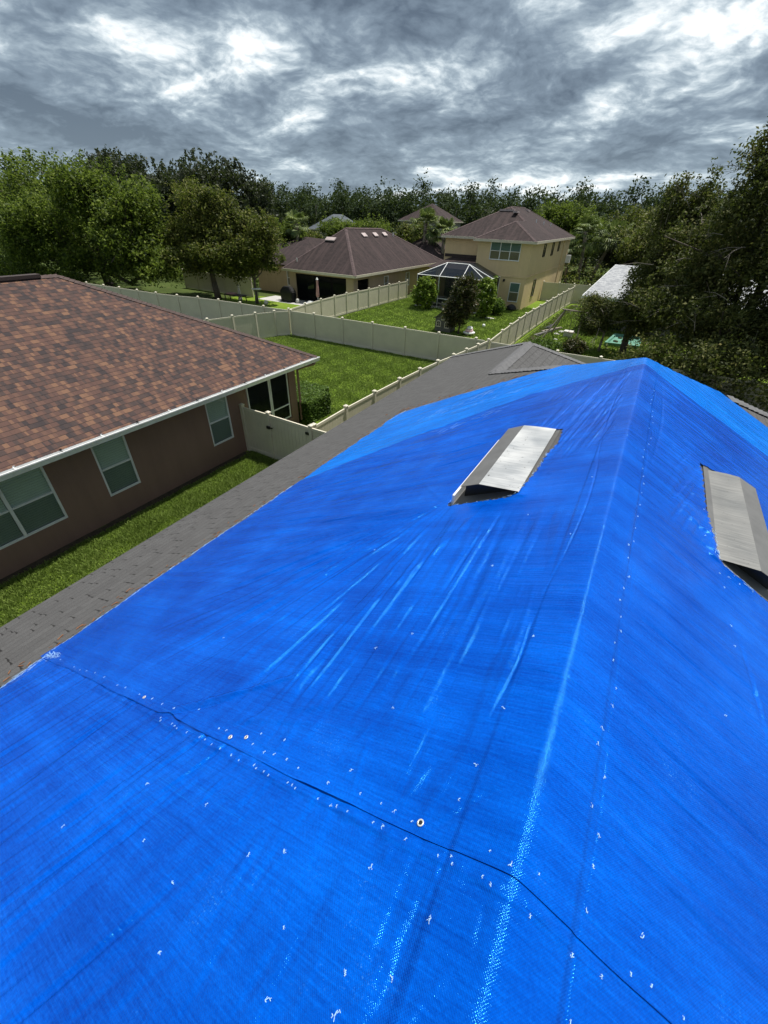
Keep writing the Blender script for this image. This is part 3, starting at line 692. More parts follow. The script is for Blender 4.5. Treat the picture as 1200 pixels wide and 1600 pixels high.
def tz(x, y):
    xa, ya = np.array([float(x)]), np.array([float(y)])
    main = y > float(y_hem(xa)[0]) and y < float(np.interp(x, farx, fary))
    if main: return float(tarpz(xa, ya, lay_main(xa, ya))[0])
    return float(tarpz(xa, ya, 0*xa)[0])
def put_frame(x, y):
    e = .004; p = Vector((x, y, tz(x, y)))
    a = Vector((2*e, 0, tz(x+e, y)-tz(x-e, y))).normalized(); 
    sx_ = SL if x < XR else -SL
    n = Vector((-sx_, 0, 1)).normalized() if abs(x-XR) > .05 else Vector((0, 0, 1))
    a = Vector((1, 0, sx_ if abs(x-XR) > .05 else 0)).normalized(); b = n.cross(a)
    return p, a, b, n
rs = random.Random(5)
def staple(x, y, ang=None, par=None, sz=1.0):
    p, a, b, n = put_frame(x, y); ang = rs.uniform(0, pi) if ang is None else ang
    d = a*cos(ang)+b*sin(ang); e = n.cross(d)
    sz *= .8; mb = MB(); l = .0058*sz; p = p+n*.0018
    mb.obox(p+n*.0012, d*l, e*.0009, n*.0007); mb.obox(p+d*l-n*.001, d*.0008, e*.0009, n*.0024); mb.obox(p-d*l-n*.001, d*.0008, e*.0009, n*.0024)
    for i in range(rs.randint(3, 6)):    # frayed scrim fibres lifted by the staple
        q = p+d*rs.uniform(-.011, .011)*sz+e*rs.uniform(-.008, .008)*sz; g = rs.uniform(0, pi)
        f = a*cos(g)+b*sin(g); h = rs.uniform(.0015, .0048)*sz
        mb.obox(q, f*h+n*h*.25, n.cross(f)*.0009*sz, n*.0004)
    mb.build('staple', M['flag'], par)
pts_l = [(0.0, 1.02), (-.02, .77), (-.03, .64), (.01, .32), (-.03, .18), (-.14, .13), (-.12, .06), (-.30, -.01), (-.69, -.11), (-.83, .02), (-.55, 1.35), (-.33, 1.97), (.015, 1.42), (.02, 2.3), (.03, 3.1), (-.7, 1.22), (-.42, .9), (-1.9, 1.1), (-.28, 2.6), (-1.3, 2.2),
         (-.62, .21), (-.95, .26), (-.5, .27), (-1.35, .2), (-1.6, -.1), (-1.1, .05), (-.36, .12), (-.2, .36)]
for x, y in pts_l: staple(x, y, None, tmain if y > .5 else tnear, rs.uniform(.7, 1.25))
y = .08
while y < 5.6:
    staple(.36+rs.uniform(-.03, .025)+.012*(y < 1), y, rs.uniform(1.2, 2.1), tmain if y > .5 else tnear, rs.uniform(.6, 1.1)); y += rs.uniform(.05, .11)*(1+y*.25)
for x, y in [(.52, .4), (.58, .2), (1.0, 2.25), (.98, 2.75), (.99, 2.4), (.95, 2.86), (1.02, 2.9), (1.1, 2.93), (.9, 1.7), (.86, 3.2), (.87, 3.6), (.55, .62), (1.16, 1.9)]: staple(x, y, None, tmain if y > .5 else tnear, 1.1)
x = -3.6
while x < .75:
    if rs.random() < .75: staple(x, .53+rs.uniform(-.012, .02), rs.uniform(.9, 1.5), tmain, rs.uniform(.5, .95))
    if -1.6 < x < .0 and rs.random() < .35: staple(x, .58+rs.uniform(-.01, .03), rs.uniform(.6, 1.8), tmain, rs.uniform(.6, 1.0))
    if -1.7 < x < .7 and rs.random() < .2: staple(x, .465+rs.uniform(-.02, .015), rs.uniform(.9, 1.6), tnear, rs.uniform(.5, .8))
    if -1.75 < x < .1:
        for q in range(1): staple(x+rs.uniform(-.03, .03), .462+rs.uniform(-.008, .008), rs.uniform(1.2, 1.9), tnear, rs.uniform(.5, .75))
    x += rs.uniform(.05, .10)*(1 if x > -1.8 else 1.6)
def grommet(x, y, r0=.0062, r1=.0125):
    p, a, b, n = put_frame(x, y); p = p+n*.003; mb = MB(); K = 20; R = 6
    rc, rr = (r0+r1)/2, (r1-r0)/2
    pts = [p+(a*cos(2*pi*i/K)+b*sin(2*pi*i/K))*(rc+rr*cos(2*pi*j/R))+n*(rr*.6*sin(2*pi*j/R)) for i in range(K) for j in range(R)]
    mb.add(pts, [(i*R+j, ((i+1) % K)*R+j, ((i+1) % K)*R+(j+1) % R, i*R+(j+1) % R) for i in range(K) for j in range(R)])
    g = mb.build('grommet', M['brass'], tmain, smooth=True)
    mb = MB(); mb.add([p-n*.0015+(a*cos(2*pi*i/K)+b*sin(2*pi*i/K))*r0 for i in range(K)], [tuple(range(K))]); mb.build('grommet_hole', M['black'], g)
grommet(-.115, .527); grommet(-1.03, .556, .004, .011); grommet(-1.12, .528, .004, .012); grommet(-2.02, .535, .004, .012)
# frayed pale strands at cut and folded edges
def fray(par, pts, n, sz, jit):
    mb = MB()
    for i in range(n):
        f = rs.random()*(len(pts)-1); k0 = int(f); f -= k0
        x = pts[k0][0]*(1-f)+pts[k0+1][0]*f+rs.gauss(0, jit); y = pts[k0][1]*(1-f)+pts[k0+1][1]*f+rs.gauss(0, jit)
        p, a, b, nn = put_frame(x, y); dx, dy = pts[k0+1][0]-pts[k0][0], pts[k0+1][1]-pts[k0][1]
        g = math.atan2(dy, dx)+rs.gauss(0, .35); l = rs.uniform(.2, 1)*sz; d = a*cos(g)+b*sin(g)
        mb.obox(p+nn*rs.uniform(.004, .009), d*l+nn*l*rs.uniform(-.15, .15), nn.cross(d)*.0011, nn*.0004)
    mb.build('frayed_edge', M['flag'], par)
fray(tmain, [(-3.96, .55), (-3.99, 2.0), (-4.0, 3.2), (-3.99, 4.15)], 260, .035, .006)
fray(tmain, [(-3.95, .53), (-3.7, .55)], 90, .03, .02)
fray(tnear, [(-3.92, -1.2), (-3.92, .5)], 220, .05, .015)
fray(tmain, hole1[7:]+hole1[:4], 90, .014, .006)
fray(tmain, [(.955, 3.03), (.94, 3.1), (.915, 3.35)], 40, .012, .012)
fray(tmain, [(.955, 3.0), (1.2, 2.97)], 26, .012, .008)
fray(tfar, [(-4.02, 5.4), (-4.02, 7.3), (-3.88, 7.8), (-2.3, 7.96)], 120, .05, .006)
fray(tfar, [(-2.9, 6.6), (-1.6, 7.6)], 36, .16, .10)
fray(tfar, [(-2.3, 6.5), (-1.3, 6.9)], 14, .14, .07)
fray(tmain, [(-2.2, 5.3), (-1.4, 5.9)], 20, .10, .07)

# ------------------------------------------------------------------ windows, doors
def window(root, O, U, Nn, wd, z0, z1, cols=1, blind=True, up=None, name='window', frame=.05, label=None, mat=None):
    """O: lower corner base point (x,y) on the wall, U: unit along the wall, Nn: outward unit."""
    O = Vector((O[0], O[1], 0)); U = Vector((*U, 0)); Nn = Vector((*Nn, 0)); Z = Vector((0, 0, 1)); h = z1-z0
    def bar(mb, u, v, hu, hv, dep, off): mb.obox(O+U*u+Z*(z0+v)+Nn*off, U*hu, Z*hv, Nn*dep)
    def quad(mb, u0, u1, v0, v1, off): mb.poly(*[O+U*u+Z*(z0+v)+Nn*off for u, v in ((u0, v0), (u1, v0), (u1, v1), (u0, v1))])
    mb = MB(); tr = mat or M['trim']; f = frame/2
    bar(mb, wd/2, f, wd/2, f, .03, .012); bar(mb, wd/2, h-f, wd/2, f, .03, .012)
    bar(mb, f, h/2, f, h/2-frame, .03, .012); bar(mb, wd-f, h/2, f, h/2-frame, .03, .012)
    cw = wd/cols
    for i in range(1, cols): bar(mb, cw*i, h/2, f*1.3, h/2-frame, .03, .012)
    wroot = mb.build(name, tr, root)
    if label: wroot['label'] = label
    mb = MB(); bar(mb, wd/2, -.012, wd/2+.01, .012, .035, .012); mb.build('sill', tr, wroot)
    for i in range(cols):
        a = cw*i+f*1.5; b = cw*(i+1)-f*1.5
        mb = MB(); bar(mb, (a+b)/2, h/2, (b-a)/2, f*.8, .016, .014); mb.build('meeting_rail', tr, wroot)
        mb = MB(); quad(mb, a, b, h*.5+f*1.4, h-f*1.4, .004); mb.build('upper_pane', M[up or 'glass'], wroot)
        mb = MB(); quad(mb, a, b, f*1.4, h*.5-f*1.4, .010); mb.build('lower_screen', M['glass_dark'], wroot)
        if blind:
            mb = MB(); n = int(h/.065); hh = (h-2*frame)/n
            for j in range(n):
                c = O+U*((a+b)/2)+Z*(z0+frame+hh*(j+.5))+Nn*(-.030)
                mb.obox(c, U*(b-a)/2, (Z*hh*.5+Nn*.005), Nn*.002)
            mb.build('blind', M['blind'], wroot)
    return wroot

# ------------------------------------------------------------------ brown neighbour house
nb = thing('stucco_house', 'brown stucco house with multicoloured brown shingle roof at the left', 'house', (-14, 4, 0))
GX, GZ, GY = -10.42, 2.66, 12.95; NS = .5; kk = 5.45
RX, RZ = GX-kk, GZ+NS*kk
mb = MB()
mb.poly((GX, -10, GZ), (GX, GY, GZ), (RX, GY-kk, RZ), (RX, -10, RZ))
mb.poly((GX, GY, GZ), (RX-kk, GY, GZ), (RX, GY-kk, RZ))
mb.poly((RX-kk, GY, GZ), (RX-kk, -10, GZ), (RX, -10, RZ), (RX, GY-kk, RZ))
mb.build('roof', M['roof_brown'], nb, uv=True)
mb = MB()
caps(mb, (GX, GY, GZ), (RX, GY-kk, RZ), (NS, 0, 1), (0, NS, 1), .14)
caps(mb, (RX, GY-kk, RZ), (RX, -9, RZ), (NS, 0, 1), (-NS, 0, 1), .14)
caps(mb, (RX-kk, GY, GZ), (RX, GY-kk, RZ), (0, NS, 1), (-NS, 0, 1), .14)
mb.build('ridge_cap', M['cap_brown'], nb)
mb = MB(); mb.box((RX-.14, -3, RZ-.02), (RX+.14, 7.0, RZ+.07)); mb.build('ridge_vent', M['dark_brown'], nb)
WX = -11.06
# wall with window openings (x = WX plane), thickness .18
wins = [(1.50, 3.39, .69, 2.25, 2), (4.50, 5.40, .69, 2.24, 1), (8.06, 8.94, .71, 2.26, 1)]
mb = MB(); ys = -10; top = 2.60
for (a, b, z0, z1, c) in wins:
    mb.box((WX-.18, ys, 0), (WX, a, top)); mb.box((WX-.18, a, 0), (WX, b, z0)); mb.box((WX-.18, a, z1), (WX, b, top)); ys = b
mb.box((WX-.18, ys, 0), (WX, 9.78, top)); mb.box((WX-.36, 11.98, 0), (WX, 12.34, top))
mb.box((WX-.18, 9.78, 2.36), (WX, 11.98, top)); mb.box((-20.9, 12.2, 2.3), (WX-.36, 12.34, top))
mb.box((-21, -10, 0), (-20.8, 12.34, top)); mb.box((-20.8, 9.6, 0), (WX-.18, 9.78, top)); mb.box((-14.6, 9.78, 0), (-14.4, 12.2, top))
mb.build('wall', M['stucco_brown'], nb)
for i, (a, b, z0, z1, c) in enumerate(wins):
    window(nb, (WX-.05, a), (0, 1), (1, 0), b-a, z0, z1, c, label=['double window with half lowered pale blinds', 'middle window of the brown wall', 'window nearest the almond gate'][i])
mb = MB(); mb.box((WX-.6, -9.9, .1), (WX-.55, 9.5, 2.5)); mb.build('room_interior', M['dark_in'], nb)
mb = MB(); mb.box((GX-.64, -10, GZ-.10), (GX-.01, 12.5, GZ-.075)); mb.box((-20.9, 12.5, GZ-.10), (GX-.02, GY-.01, GZ-.075)); mb.build('soffit', M['trim'], nb)
mb = MB(); fascia(mb, (GX-.03, -10, GZ), (GX-.03, GY, GZ), .20, .012, 0); fascia(mb, (GX-.04, GY-.02, GZ), (-21, GY-.02, GZ), .16, .012, 0); mb.build('fascia', M['trim'], nb)
g0 = MB()   # K-style gutter: open trough along the east eave
y0, y1 = -10, GY+.02
prof = [(GX-.012, GZ-.005), (GX-.012, GZ-.15), (GX+.09, GZ-.15), (GX+.115, GZ-.09), (GX+.150, GZ-.02), (GX+.150, GZ+.005), (GX+.125, GZ+.005), (GX+.125, GZ-.02), (GX+.085, GZ-.065), (GX+.068, GZ-.10), (GX+.0, GZ-.10), (GX+.0, GZ-.005)]
n = len(prof); pts = [(x, y0, z) for x, z in prof]+[(x, y1, z) for x, z in prof]
g0.add(pts, [(i, (i+1) % n, n+(i+1) % n, n+i) for i in range(n)]+[tuple(range(n)), tuple(range(n, 2*n))[::-1]])
g0.box((GX, y1-.004, GZ-.11), (GX+.12, y1+.002, GZ-.003))
gut = g0.build('gutter', M['gutter'], nb)
mb = MB(); mb.box((GX+.002, -10, GZ-.098), (GX+.066, 12.9, GZ-.088)); mb.build('gutter_trough', M['gutter_in'], gut)
for i in range(18):
    yy = -3.8+i*.93; mb = MB(); mb.box((GX-.015, yy-.012, GZ-.004), (GX+.124, yy+.012, GZ+.006)); mb.obox((GX-.02, yy+.02, GZ+.012), (.022, 0, .01), (0, .02, 0), (0, 0, .012)); mb.build('gutter_hanger', M['trim'] if i % 2 else M['black'], gut)
mb = MB()
mb.path([(GX+.05, 12.75, GZ-.11), (GX+.05, 12.72, GZ-.22), (GX-.35, 12.50, GZ-.36), (GX-.56, 12.42, GZ-.46), (GX-.56, 12.42, .15)], [.045]*5, 6); mb.build('downspout', M['stucco_brown'], nb)
# screened lanai at the corner
for (a, b) in ((9.86, 10.95), (10.99, 11.94)):
    mb = MB()
    for yy in (a+.02, b-.02): mb.box((WX-.09, yy-.022, .42), (WX-.04, yy+.022, 2.34))
    for z in (.44, .95, 2.32): mb.box((WX-.088, a+.04, z-.022), (WX-.042, b-.04, z+.022))
    f = mb.build('screen_frame', M['trim'] if a < 10.5 else M['trim'], nb)
    mb = MB(); mb.box((WX-.067, a+.04, .46), (WX-.063, b-.04, 2.30)); mb.build('screen_mesh', M['screen'], f)
mb = MB(); mb.box((WX-.2, 9.78, 0), (WX, 11.98, .38)); mb.build('knee_wall', M['stucco_brown'], nb)
mb = MB()
for x in (-14.2, -13.1, -12.2, -11.45): mb.box((x-.022, 12.22, .02), (x+.022, 12.27, 2.3))
for z in (.06, .9, 2.27): mb.box((-14.4, 12.223, z-.02), (-11.42, 12.266, z+.02))
f = mb.build('screen_frame', M['dark_brown'], nb); mb = MB(); mb.box((-14.4, 12.243, .04), (-11.42, 12.247, 2.28)); mb.build('screen_mesh', M['screen'], f)
mb = MB(); mb.box((-14.4, 9.78, 0), (WX-.2, 12.3, .05)); mb.build('floor_slab', M['concrete'], nb)

# ------------------------------------------------------------------ fences
def fence(label, posts, h=1.6, name='vinyl_fence', end=True, skip_first=False, skip_last=False, group=None, capm=None, z=0, sag=0):
    root = thing(name, label, 'fence', (posts[0][0], posts[0][1], 0), group)
    for i, (x, y) in enumerate(posts):
        if (i == 0 and skip_first) or (i == len(posts)-1 and skip_last): continue
        mb = MB(); mb.box((x-.062, y-.062, 0), (x+.062, y+.062, h+.06)); p = mb.build('post', M['vinyl'], root, bevel=.006)
        mb = MB(); q = .072; zt = h+.06
        mb.add([(x-q, y-q, zt), (x+q, y-q, zt), (x+q, y+q, zt), (x-q, y+q, zt), (x-q, y-q, zt+.03), (x+q, y-q, zt+.03), (x+q, y+q, zt+.03), (x-q, y+q, zt+.03), (x, y, zt+.075)],
               [(3, 2, 1, 0), (0, 1, 5, 4), (1, 2, 6, 5), (2, 3, 7, 6), (3, 0, 4, 7), (4, 5, 8), (5, 6, 8), (6, 7, 8), (7, 4, 8)])
        mb.build('cap', M['vinyl_cap'], p)
    for i in range(len(posts)-1):
        a, b = Vector((*posts[i], 0)), Vector((*posts[i+1], 0)); d = b-a; l = d.length; d /= l; nrm = Vector((d.y, -d.x, 0)); a2 = a+d*.06; ll = l-.12
        mb = MB(); mb.obox(a2+d*ll/2+Vector((0, 0, h-.04)), d*ll/2, nrm*.024, (0, 0, .045)); mb.build('rail', M['vinyl_cap'], root); mb = MB(); mb.obox(a2+d*ll/2+Vector((0, 0, .10)), d*ll/2, nrm*.024, (0, 0, .075)); mb.build('rail', M['vinyl_cap'], root)
        mb = MB(); n = max(1, int(round(ll/.155))); wv = ll/n
        for j in range(n): mb.obox(a2+d*(wv*(j+.5))+Vector((0, 0, h/2+.045)), d*(wv/2-.004), nrm*.010, (0, 0, h/2-.125))
        mb.obox(a2+d*ll/2+Vector((0, 0, h/2+.045)), d*ll/2, nrm*.004, (0, 0, h/2-.126))
        mb.build('panel', M['vinyl'], root)
    return root
near_posts = [(-8.02, 9.60), (-8.06, 11.45), (-8.02, 13.3), (-7.96, 15.19), (-7.87, 16.9), (-7.73, 18.5), (-7.54, 19.95), (-7.39, 21.3), (-7.24, 22.6), (-7.12, 23.95)]
fence('almond fence running along the grey roof eave beside the lawn', near_posts, 1.62)
fence('almond fence across the back of the near lawn, in front of the playhouse', [(-21.1, 23.75), (-19.13, 23.78), (-16.85, 23.80), (-14.6, 23.84), (-12.3, 23.87), (-10.1, 23.92), (-7.85, 24.0), (-7.26, 24.0)], 1.58, skip_last=True)
fence('short almond fence run half hidden by the brown hip roof', [(-24.6, 14.2), (-23.9, 16.4), (-23.2, 18.45), (-22.75, 20.05), (-22.3, 21.6), (-21.78, 22.85), (-21.18, 23.66)], 1.56, skip_last=True)
fence('shaded almond fence under the big oaks at far left', [(-42.5, 22.2), (-40.2, 22.3), (-38.2, 22.4), (-36.0, 22.5), (-33.8, 22.6), (-31.7, 22.9), (-29.9, 23.35), (-27.9, 23.55), (-25.8, 23.68), (-23.6, 23.75), (-21.5, 23.95)], 1.56, skip_last=True)
fence('almond fence between the dark roofed bungalow and the yellow house lawn', [(-21.6, 24.1), (-22.0, 26.4), (-22.3, 28.7), (-22.45, 30.7), (-22.5, 32.5), (-22.5, 34.3), (-22.45, 36.0), (-22.5, 37.9), (-22.5, 39.8), (-22.45, 41.7), (-22.4, 43.4)], 1.56)
fence('almond fence running back beside the tan wall of the yellow house', [(-7.10, 24.2), (-7.25, 26.9), (-7.35, 29.0), (-7.42, 31.3), (-7.5, 33.4), (-7.5, 35.5), (-7.5, 37.7), (-7.48, 39.9), (-7.46, 42.1), (-7.45, 44.3), (-7.43, 46.5), (-7.4, 48.9), (-7.3, 51.6)], 1.58, skip_first=True)
fence('almond fence along the back of the covered house, right of its hip', [(-7.0, 23.92), (-5.45, 23.9), (-3.4, 24.0), (-1.3, 24.1), (.9, 24.2), (2.9, 24.3), (5.0, 24.3), (7.2, 24.3), (9.4, 24.3)], 1.58, skip_first=True)
fence('tan fence closing the far side yard behind the yellow house', [(-10.45, 51.7), (-8.9, 51.9), (-7.45, 52.1), (-6.0, 52.4), (-4.4, 52.6), (-2.4, 52.8)], 1.75)
fence('pale fence standing behind the shaded oaks at far left', [(-44, 33.2), (-42, 33.2), (-40, 33.2), (-38, 33.2), (-36, 33.2), (-34.4, 33.4)], 1.7)
gate = fence('almond gate and end panel between the brown wall and the grey eave', [(-11.0, 9.45), (-9.80, 9.45), (-7.98, 9.40), (-6.6, 9.40)], 1.66, name='vinyl_gate', skip_last=True)
gate['category'] = 'gate'
mb = MB(); mb.box((-9.86, 9.34, 1.18), (-9.73, 9.388, 1.27)); mb.box((-9.70, 9.36, 1.21), (-9.62, 9.385, 1.245)); mb.build('latch', M['black'], gate)
mb = MB(); mb.box((-8.16, 9.32, 1.42), (-8.02, 9.36, 1.5)); mb.build('hinge', M['black'], gate)
mb = MB(); mb.box((-8.16, 9.32, .3), (-8.02, 9.36, .38)); mb.build('hinge', M['black'], gate)

# ------------------------------------------------------------------ foliage
def leaf_quads(cen, size, r, upbias=.35, aspect=.5, droop=0):
    n = len(cen)
    nn = r.normal(0, 1, (n, 3)); nn[:, 2] = np.abs(nn[:, 2])+upbias; nn /= np.linalg.norm(nn, axis=1)[:, None]
    a = np.cross(nn, r.normal(0, 1, (n, 3))); a /= np.linalg.norm(a, axis=1)[:, None]+1e-9
    a[:, 2] -= droop; b = np.cross(nn, a); s = (size*r.uniform(.6, 1.35, n))[:, None]
    V = np.empty((n, 4, 3), np.float32)
    V[:, 0] = cen-a*s; V[:, 1] = cen+b*s*aspect+nn*s*.12; V[:, 2] = cen+a*s; V[:, 3] = cen-b*s*aspect+nn*s*.12
    return V.reshape(-1, 3)
def crown_points(lobes, nclump, per, r, spread, shell=.45, flat=1.0, sub=0):
    vol = np.array([l[3]*l[4]*l[5] for l in lobes])**.75; vol /= vol.sum()
    if sub:
        LL = []
        for l in lobes:
            l = np.array(l); LL.append([*l[:3], *(l[3:]*.62)])
            for q in range(sub):
                d = r.normal(0, 1, 3); d /= np.linalg.norm(d); d[2] = d[2]*.9+.1
                s_ = r.uniform(.24, .46); LL.append([*(l[:3]+d*l[3:]*r.uniform(.62, .92)), *(l[3:]*s_*np.array([1.15, 1.15, .8]))])
        lobes = LL; vol = np.array([l[3]*l[4]*l[5] for l in lobes])**.62; vol /= vol.sum()
    idx = r.choice(len(lobes), nclump, p=vol); Lb = np.array(lobes)[idx]
    d = r.normal(0, 1, (nclump, 3)); d /= np.linalg.norm(d, axis=1)[:, None]
    rad = shell+(1-shell)*r.random(nclump)**.6
    rad *= 1+.16*np.sin(d[:, 0]*7+idx)*np.sin(d[:, 1]*6+idx*2.1)+.1*r.normal(0, 1, nclump)
    c = Lb[:, :3]+d*Lb[:, 3:6]*rad[:, None]
    cl = np.repeat(c, per, 0); out = np.repeat(d, per, 0)
    sp = spread*r.uniform(.5, 1.4, nclump).repeat(per)[:, None]
    return cl+np.clip(r.normal(0, 1, cl.shape), -1.5, 1.5)*sp*np.array([1, 1, flat]), c
def tree(name, label, base, lobes, nclump, per, lsize, mat, trunk_r=.25, seed=1, spread=.35, bark='bark', cat='tree', group=None, trunk_top=None, twigs=0, sprigs=0, upbias=.35, aspect=.5, shell=.45, limbs=True):
    r = np.random.default_rng(seed); root = thing(name, label, cat, (base[0], base[1], 0), group)
    pts, cl = crown_points(lobes, nclump, per, r, spread, shell, sub=(11 if nclump > 400 else 0))
    if sprigs:   # upright shoots poking out of the crown top
        Lb = np.array(lobes); ex = []
        for i in range(sprigs):
            l = Lb[r.integers(len(Lb))]; a = r.uniform(0, 2*pi); q = r.uniform(.2, .95)
            p = l[:3]+np.array([cos(a)*l[3]*q, sin(a)*l[4]*q, l[5]*sqrt(1-q*q)]); h = r.uniform(.5, 1.0)*spread*3.2
            t = r.random(per); ex.append(p+np.stack([r.normal(0, .2*spread+.05, per)+t*h*r.normal(0, .3), r.normal(0, .2*spread+.05, per), t*h-.1], 1))
        pts = np.concatenate([pts]+ex)
    pts = pts[pts[:, 2] > .12]
    V = leaf_quads(pts, lsize, r, upbias, aspect)
    c = link('crown', np_mesh('crown', V, np.arange(len(V)).reshape(-1, 4)), M[mat], root)
    tb = MB(); zc = np.mean([l[2] for l in lobes]); tt = trunk_top or max(.6, min(l[2]-l[5]*.5 for l in lobes))
    bx, by = base; j = r.normal(0, trunk_r*.5, 2)
    p1 = Vector((bx+j[0], by+j[1], tt*.55)); p2 = Vector((bx+j[0]*1.6, by+j[1]*1.2, tt))
    tb.path([(bx, by, -.05), p1, p2], [trunk_r*1.25, trunk_r*.95, trunk_r*.8], 9)
    trunk = tb.build('trunk', M[bark], root, smooth=True)
    if limbs:
        tb = MB()
        for l in lobes:
            e = Vector(l[:3]); m_ = p2.lerp(e, .5)+Vector((0, 0, -.12*(e-p2).length)); tb.path([p2, m_, e], [trunk_r*.6, trunk_r*.4, trunk_r*.18], 6)
            for q in range(5):
                e2 = e+Vector(r.normal(0, .55, 3))*min(l[3:6]); tb.path([m_.lerp(e, r.random()), e2], [trunk_r*.2, trunk_r*.06], 5)
        tb.build('limbs', M[bark], root)
    if twigs:
        tb = MB()
        for i in range(twigs):
            l = lobes[r.integers(len(lobes))]; s = Vector(l[:3])+Vector((r.normal(0, .5)*l[3], -l[4]*r.uniform(.5, .95), r.normal(-.2, .4)*l[5]))
            d = Vector((r.normal(-.5, .5), -r.uniform(.1, .5), r.normal(.1, .3))).normalized()*r.uniform(.8, 2.0)
            m_ = s+d*.5+Vector((0, 0, .08)); tb.path([s, m_, s+d], [.022, .014, .005], 4)
            for q in range(3): p = s+d*r.uniform(.3, .8); tb.path([p, p+d*.35+Vector(r.normal(0, .22, 3))], [.010, .003], 4)
        tb.build('bare_twigs', M['twig'], root)
    return root
def ell(cx, cy, cz, rx, ry, rz): return (cx, cy, cz, rx, ry, rz)

# left oaks
tree('oak_tree', 'largest bright green oak at far left behind the brown roof', (-50, 28.5),
     [ell(-46, 26.5, 2.6, 5.0, 2.8, 2.0), ell(-54, 26, 3.4, 6.0, 3, 2.8), ell(-41.5, 27.0, 5.6, 2.6, 2.6, 2.6), ell(-64, 28, 4, 5, 4, 3.6), ell(-50, 28.5, 6.2, 6.5, 5.5, 4.0), ell(-57, 28, 7.0, 5, 5, 3.6), ell(-44.8, 27.5, 6.6, 4.2, 4, 3.4), ell(-42.2, 27.3, 4.2, 3.4, 3, 2.5), ell(-62, 30, 6.5, 5, 5, 3.5), ell(-51, 25, 4.2, 6, 4, 2.8), ell(-39.8, 27.0, 2.6, 2.6, 2.2, 1.3)],
     3600, 30, .14, 'leaf_oak', .42, 11, .36, sprigs=90)
tree('oak_tree', 'olive oak standing behind the shaded fence, left of the bungalow', (-36.2, 30.6),
     [ell(-37.5, 31, 6.0, 3.3, 3.0, 2.6), ell(-35.0, 31, 5.2, 3.2, 2.8, 2.7), ell(-39.5, 31, 4.4, 2.4, 2.4, 2.0), ell(-33.0, 30.8, 4.2, 2.3, 2.2, 2.3), ell(-36.5, 29.5, 3.6, 3.2, 2.2, 1.7)],
     1700, 28, .125, 'leaf_olive', .26, 12, .28, trunk_top=2.6, sprigs=44)
tree('oak_tree', 'small yellowish oak overhanging the left end of the bungalow roof', (-31.7, 31.2),
     [ell(-31.2, 31.6, 4.9, 1.7, 1.8, 2.1), ell(-32.4, 31.2, 3.6, 1.6, 1.6, 1.5), ell(-30.4, 31.8, 3.7, 1.1, 1.3, 1.2)],
     640, 26, .105, 'leaf_olive', .13, 13, .22, trunk_top=1.9, sprigs=20)
tree('mossy_oak', 'dark moss hung oak rising behind the bright left oak', (-91, 60),
     [ell(-92, 60, 9.5, 7, 5, 4.6), ell(-84, 61, 9.0, 5, 5, 4.0), ell(-98, 60, 9.0, 6, 5, 4.2)], 1500, 20, .24, 'leaf_moss', .5, 14, .55, sprigs=70, upbias=0)
tree('mossy_oak', 'dark moss hung oak behind the olive oak, highest at centre left', (-68, 60),
     [ell(-69, 60, 9.0, 5.5, 5, 4.4), ell(-63, 60, 8.0, 4.6, 4, 4.2), ell(-75, 60, 8.0, 4.6, 4, 4.0), ell(-58.5, 61, 6.2, 3.6, 4, 3.4)], 1500, 20, .24, 'leaf_moss', .5, 15, .55, sprigs=70, upbias=0)
# right trees
tree('oak_tree', 'big brownish green tree filling the right edge above the blue tarp', (5.2, 30.5),
     [ell(4.6, 30, 6.6, 3.6, 3.2, 3.0), ell(2.2, 29.6, 6.0, 2.6, 2.6, 2.4), ell(6.6, 28.5, 8.8, 3.9, 3.4, 3.3), ell(4.3, 29.6, 9.3, 3.0, 2.8, 2.8), ell(4.2, 23.9, 1.3, 3.0, 1.2, 1.5), ell(1.6, 25.2, 1.3, 2.0, 1.2, 1.2), ell(3.4, 26.6, 2.6, 2.6, 1.6, 1.9), ell(7.5, 26.2, 3.2, 3.2, 1.8, 2.6), ell(3.2, 28.8, 3.8, 3.4, 2.6, 2.3), ell(6.6, 27.6, 4.6, 3.6, 2.8, 2.8), ell(9.5, 29, 7, 4, 4, 4), ell(5.2, 27.6, 2.4, 3.2, 2.2, 1.6), ell(1.4, 30, 3.8, 2.2, 2.2, 2.0), ell(3.0, 30.4, 9.6, 1.3, 1.3, .9), ell(8.2, 27, 2.4, 3, 2.4, 1.9)],
     6200, 30, .080, 'leaf_right', .32, 16, .25, twigs=70, sprigs=90, upbias=.1, shell=.5)
tree('oak_tree', 'twin topped brownish tree left of the big right hand tree', (-.6, 33.0),
     [ell(.3, 33, 5.2, 2.3, 2.2, 2.2), ell(.2, 33, 3.2, 1.7, 1.9, 1.9), ell(-.5, 32.6, 7.6, .8, .8, 1.5), ell(.7, 32.6, 8.0, .62, .7, 1.5), ell(.9, 33, 5.6, 1.8, 2, 2.2), ell(.2, 32, 2.6, 1.8, 1.8, 1.6)],
     2500, 28, .076, 'leaf_right', .2, 17, .20, twigs=20, sprigs=36, upbias=.1)
tree('small_tree', 'small grey green tree with a pale trunk on the right hand lawn', (-2.05, 32.6),
     [ell(-3.2, 33, 2.2, 1.2, 1.1, .95), ell(-1.8, 33.2, 2.3, 1.2, 1.1, 1.0), ell(-2.5, 32.6, 1.5, 1.2, 1.0, .7)], 620, 24, .06, 'leaf_right', .075, 18, .18, bark='bark_pale', trunk_top=1.2, twigs=8)
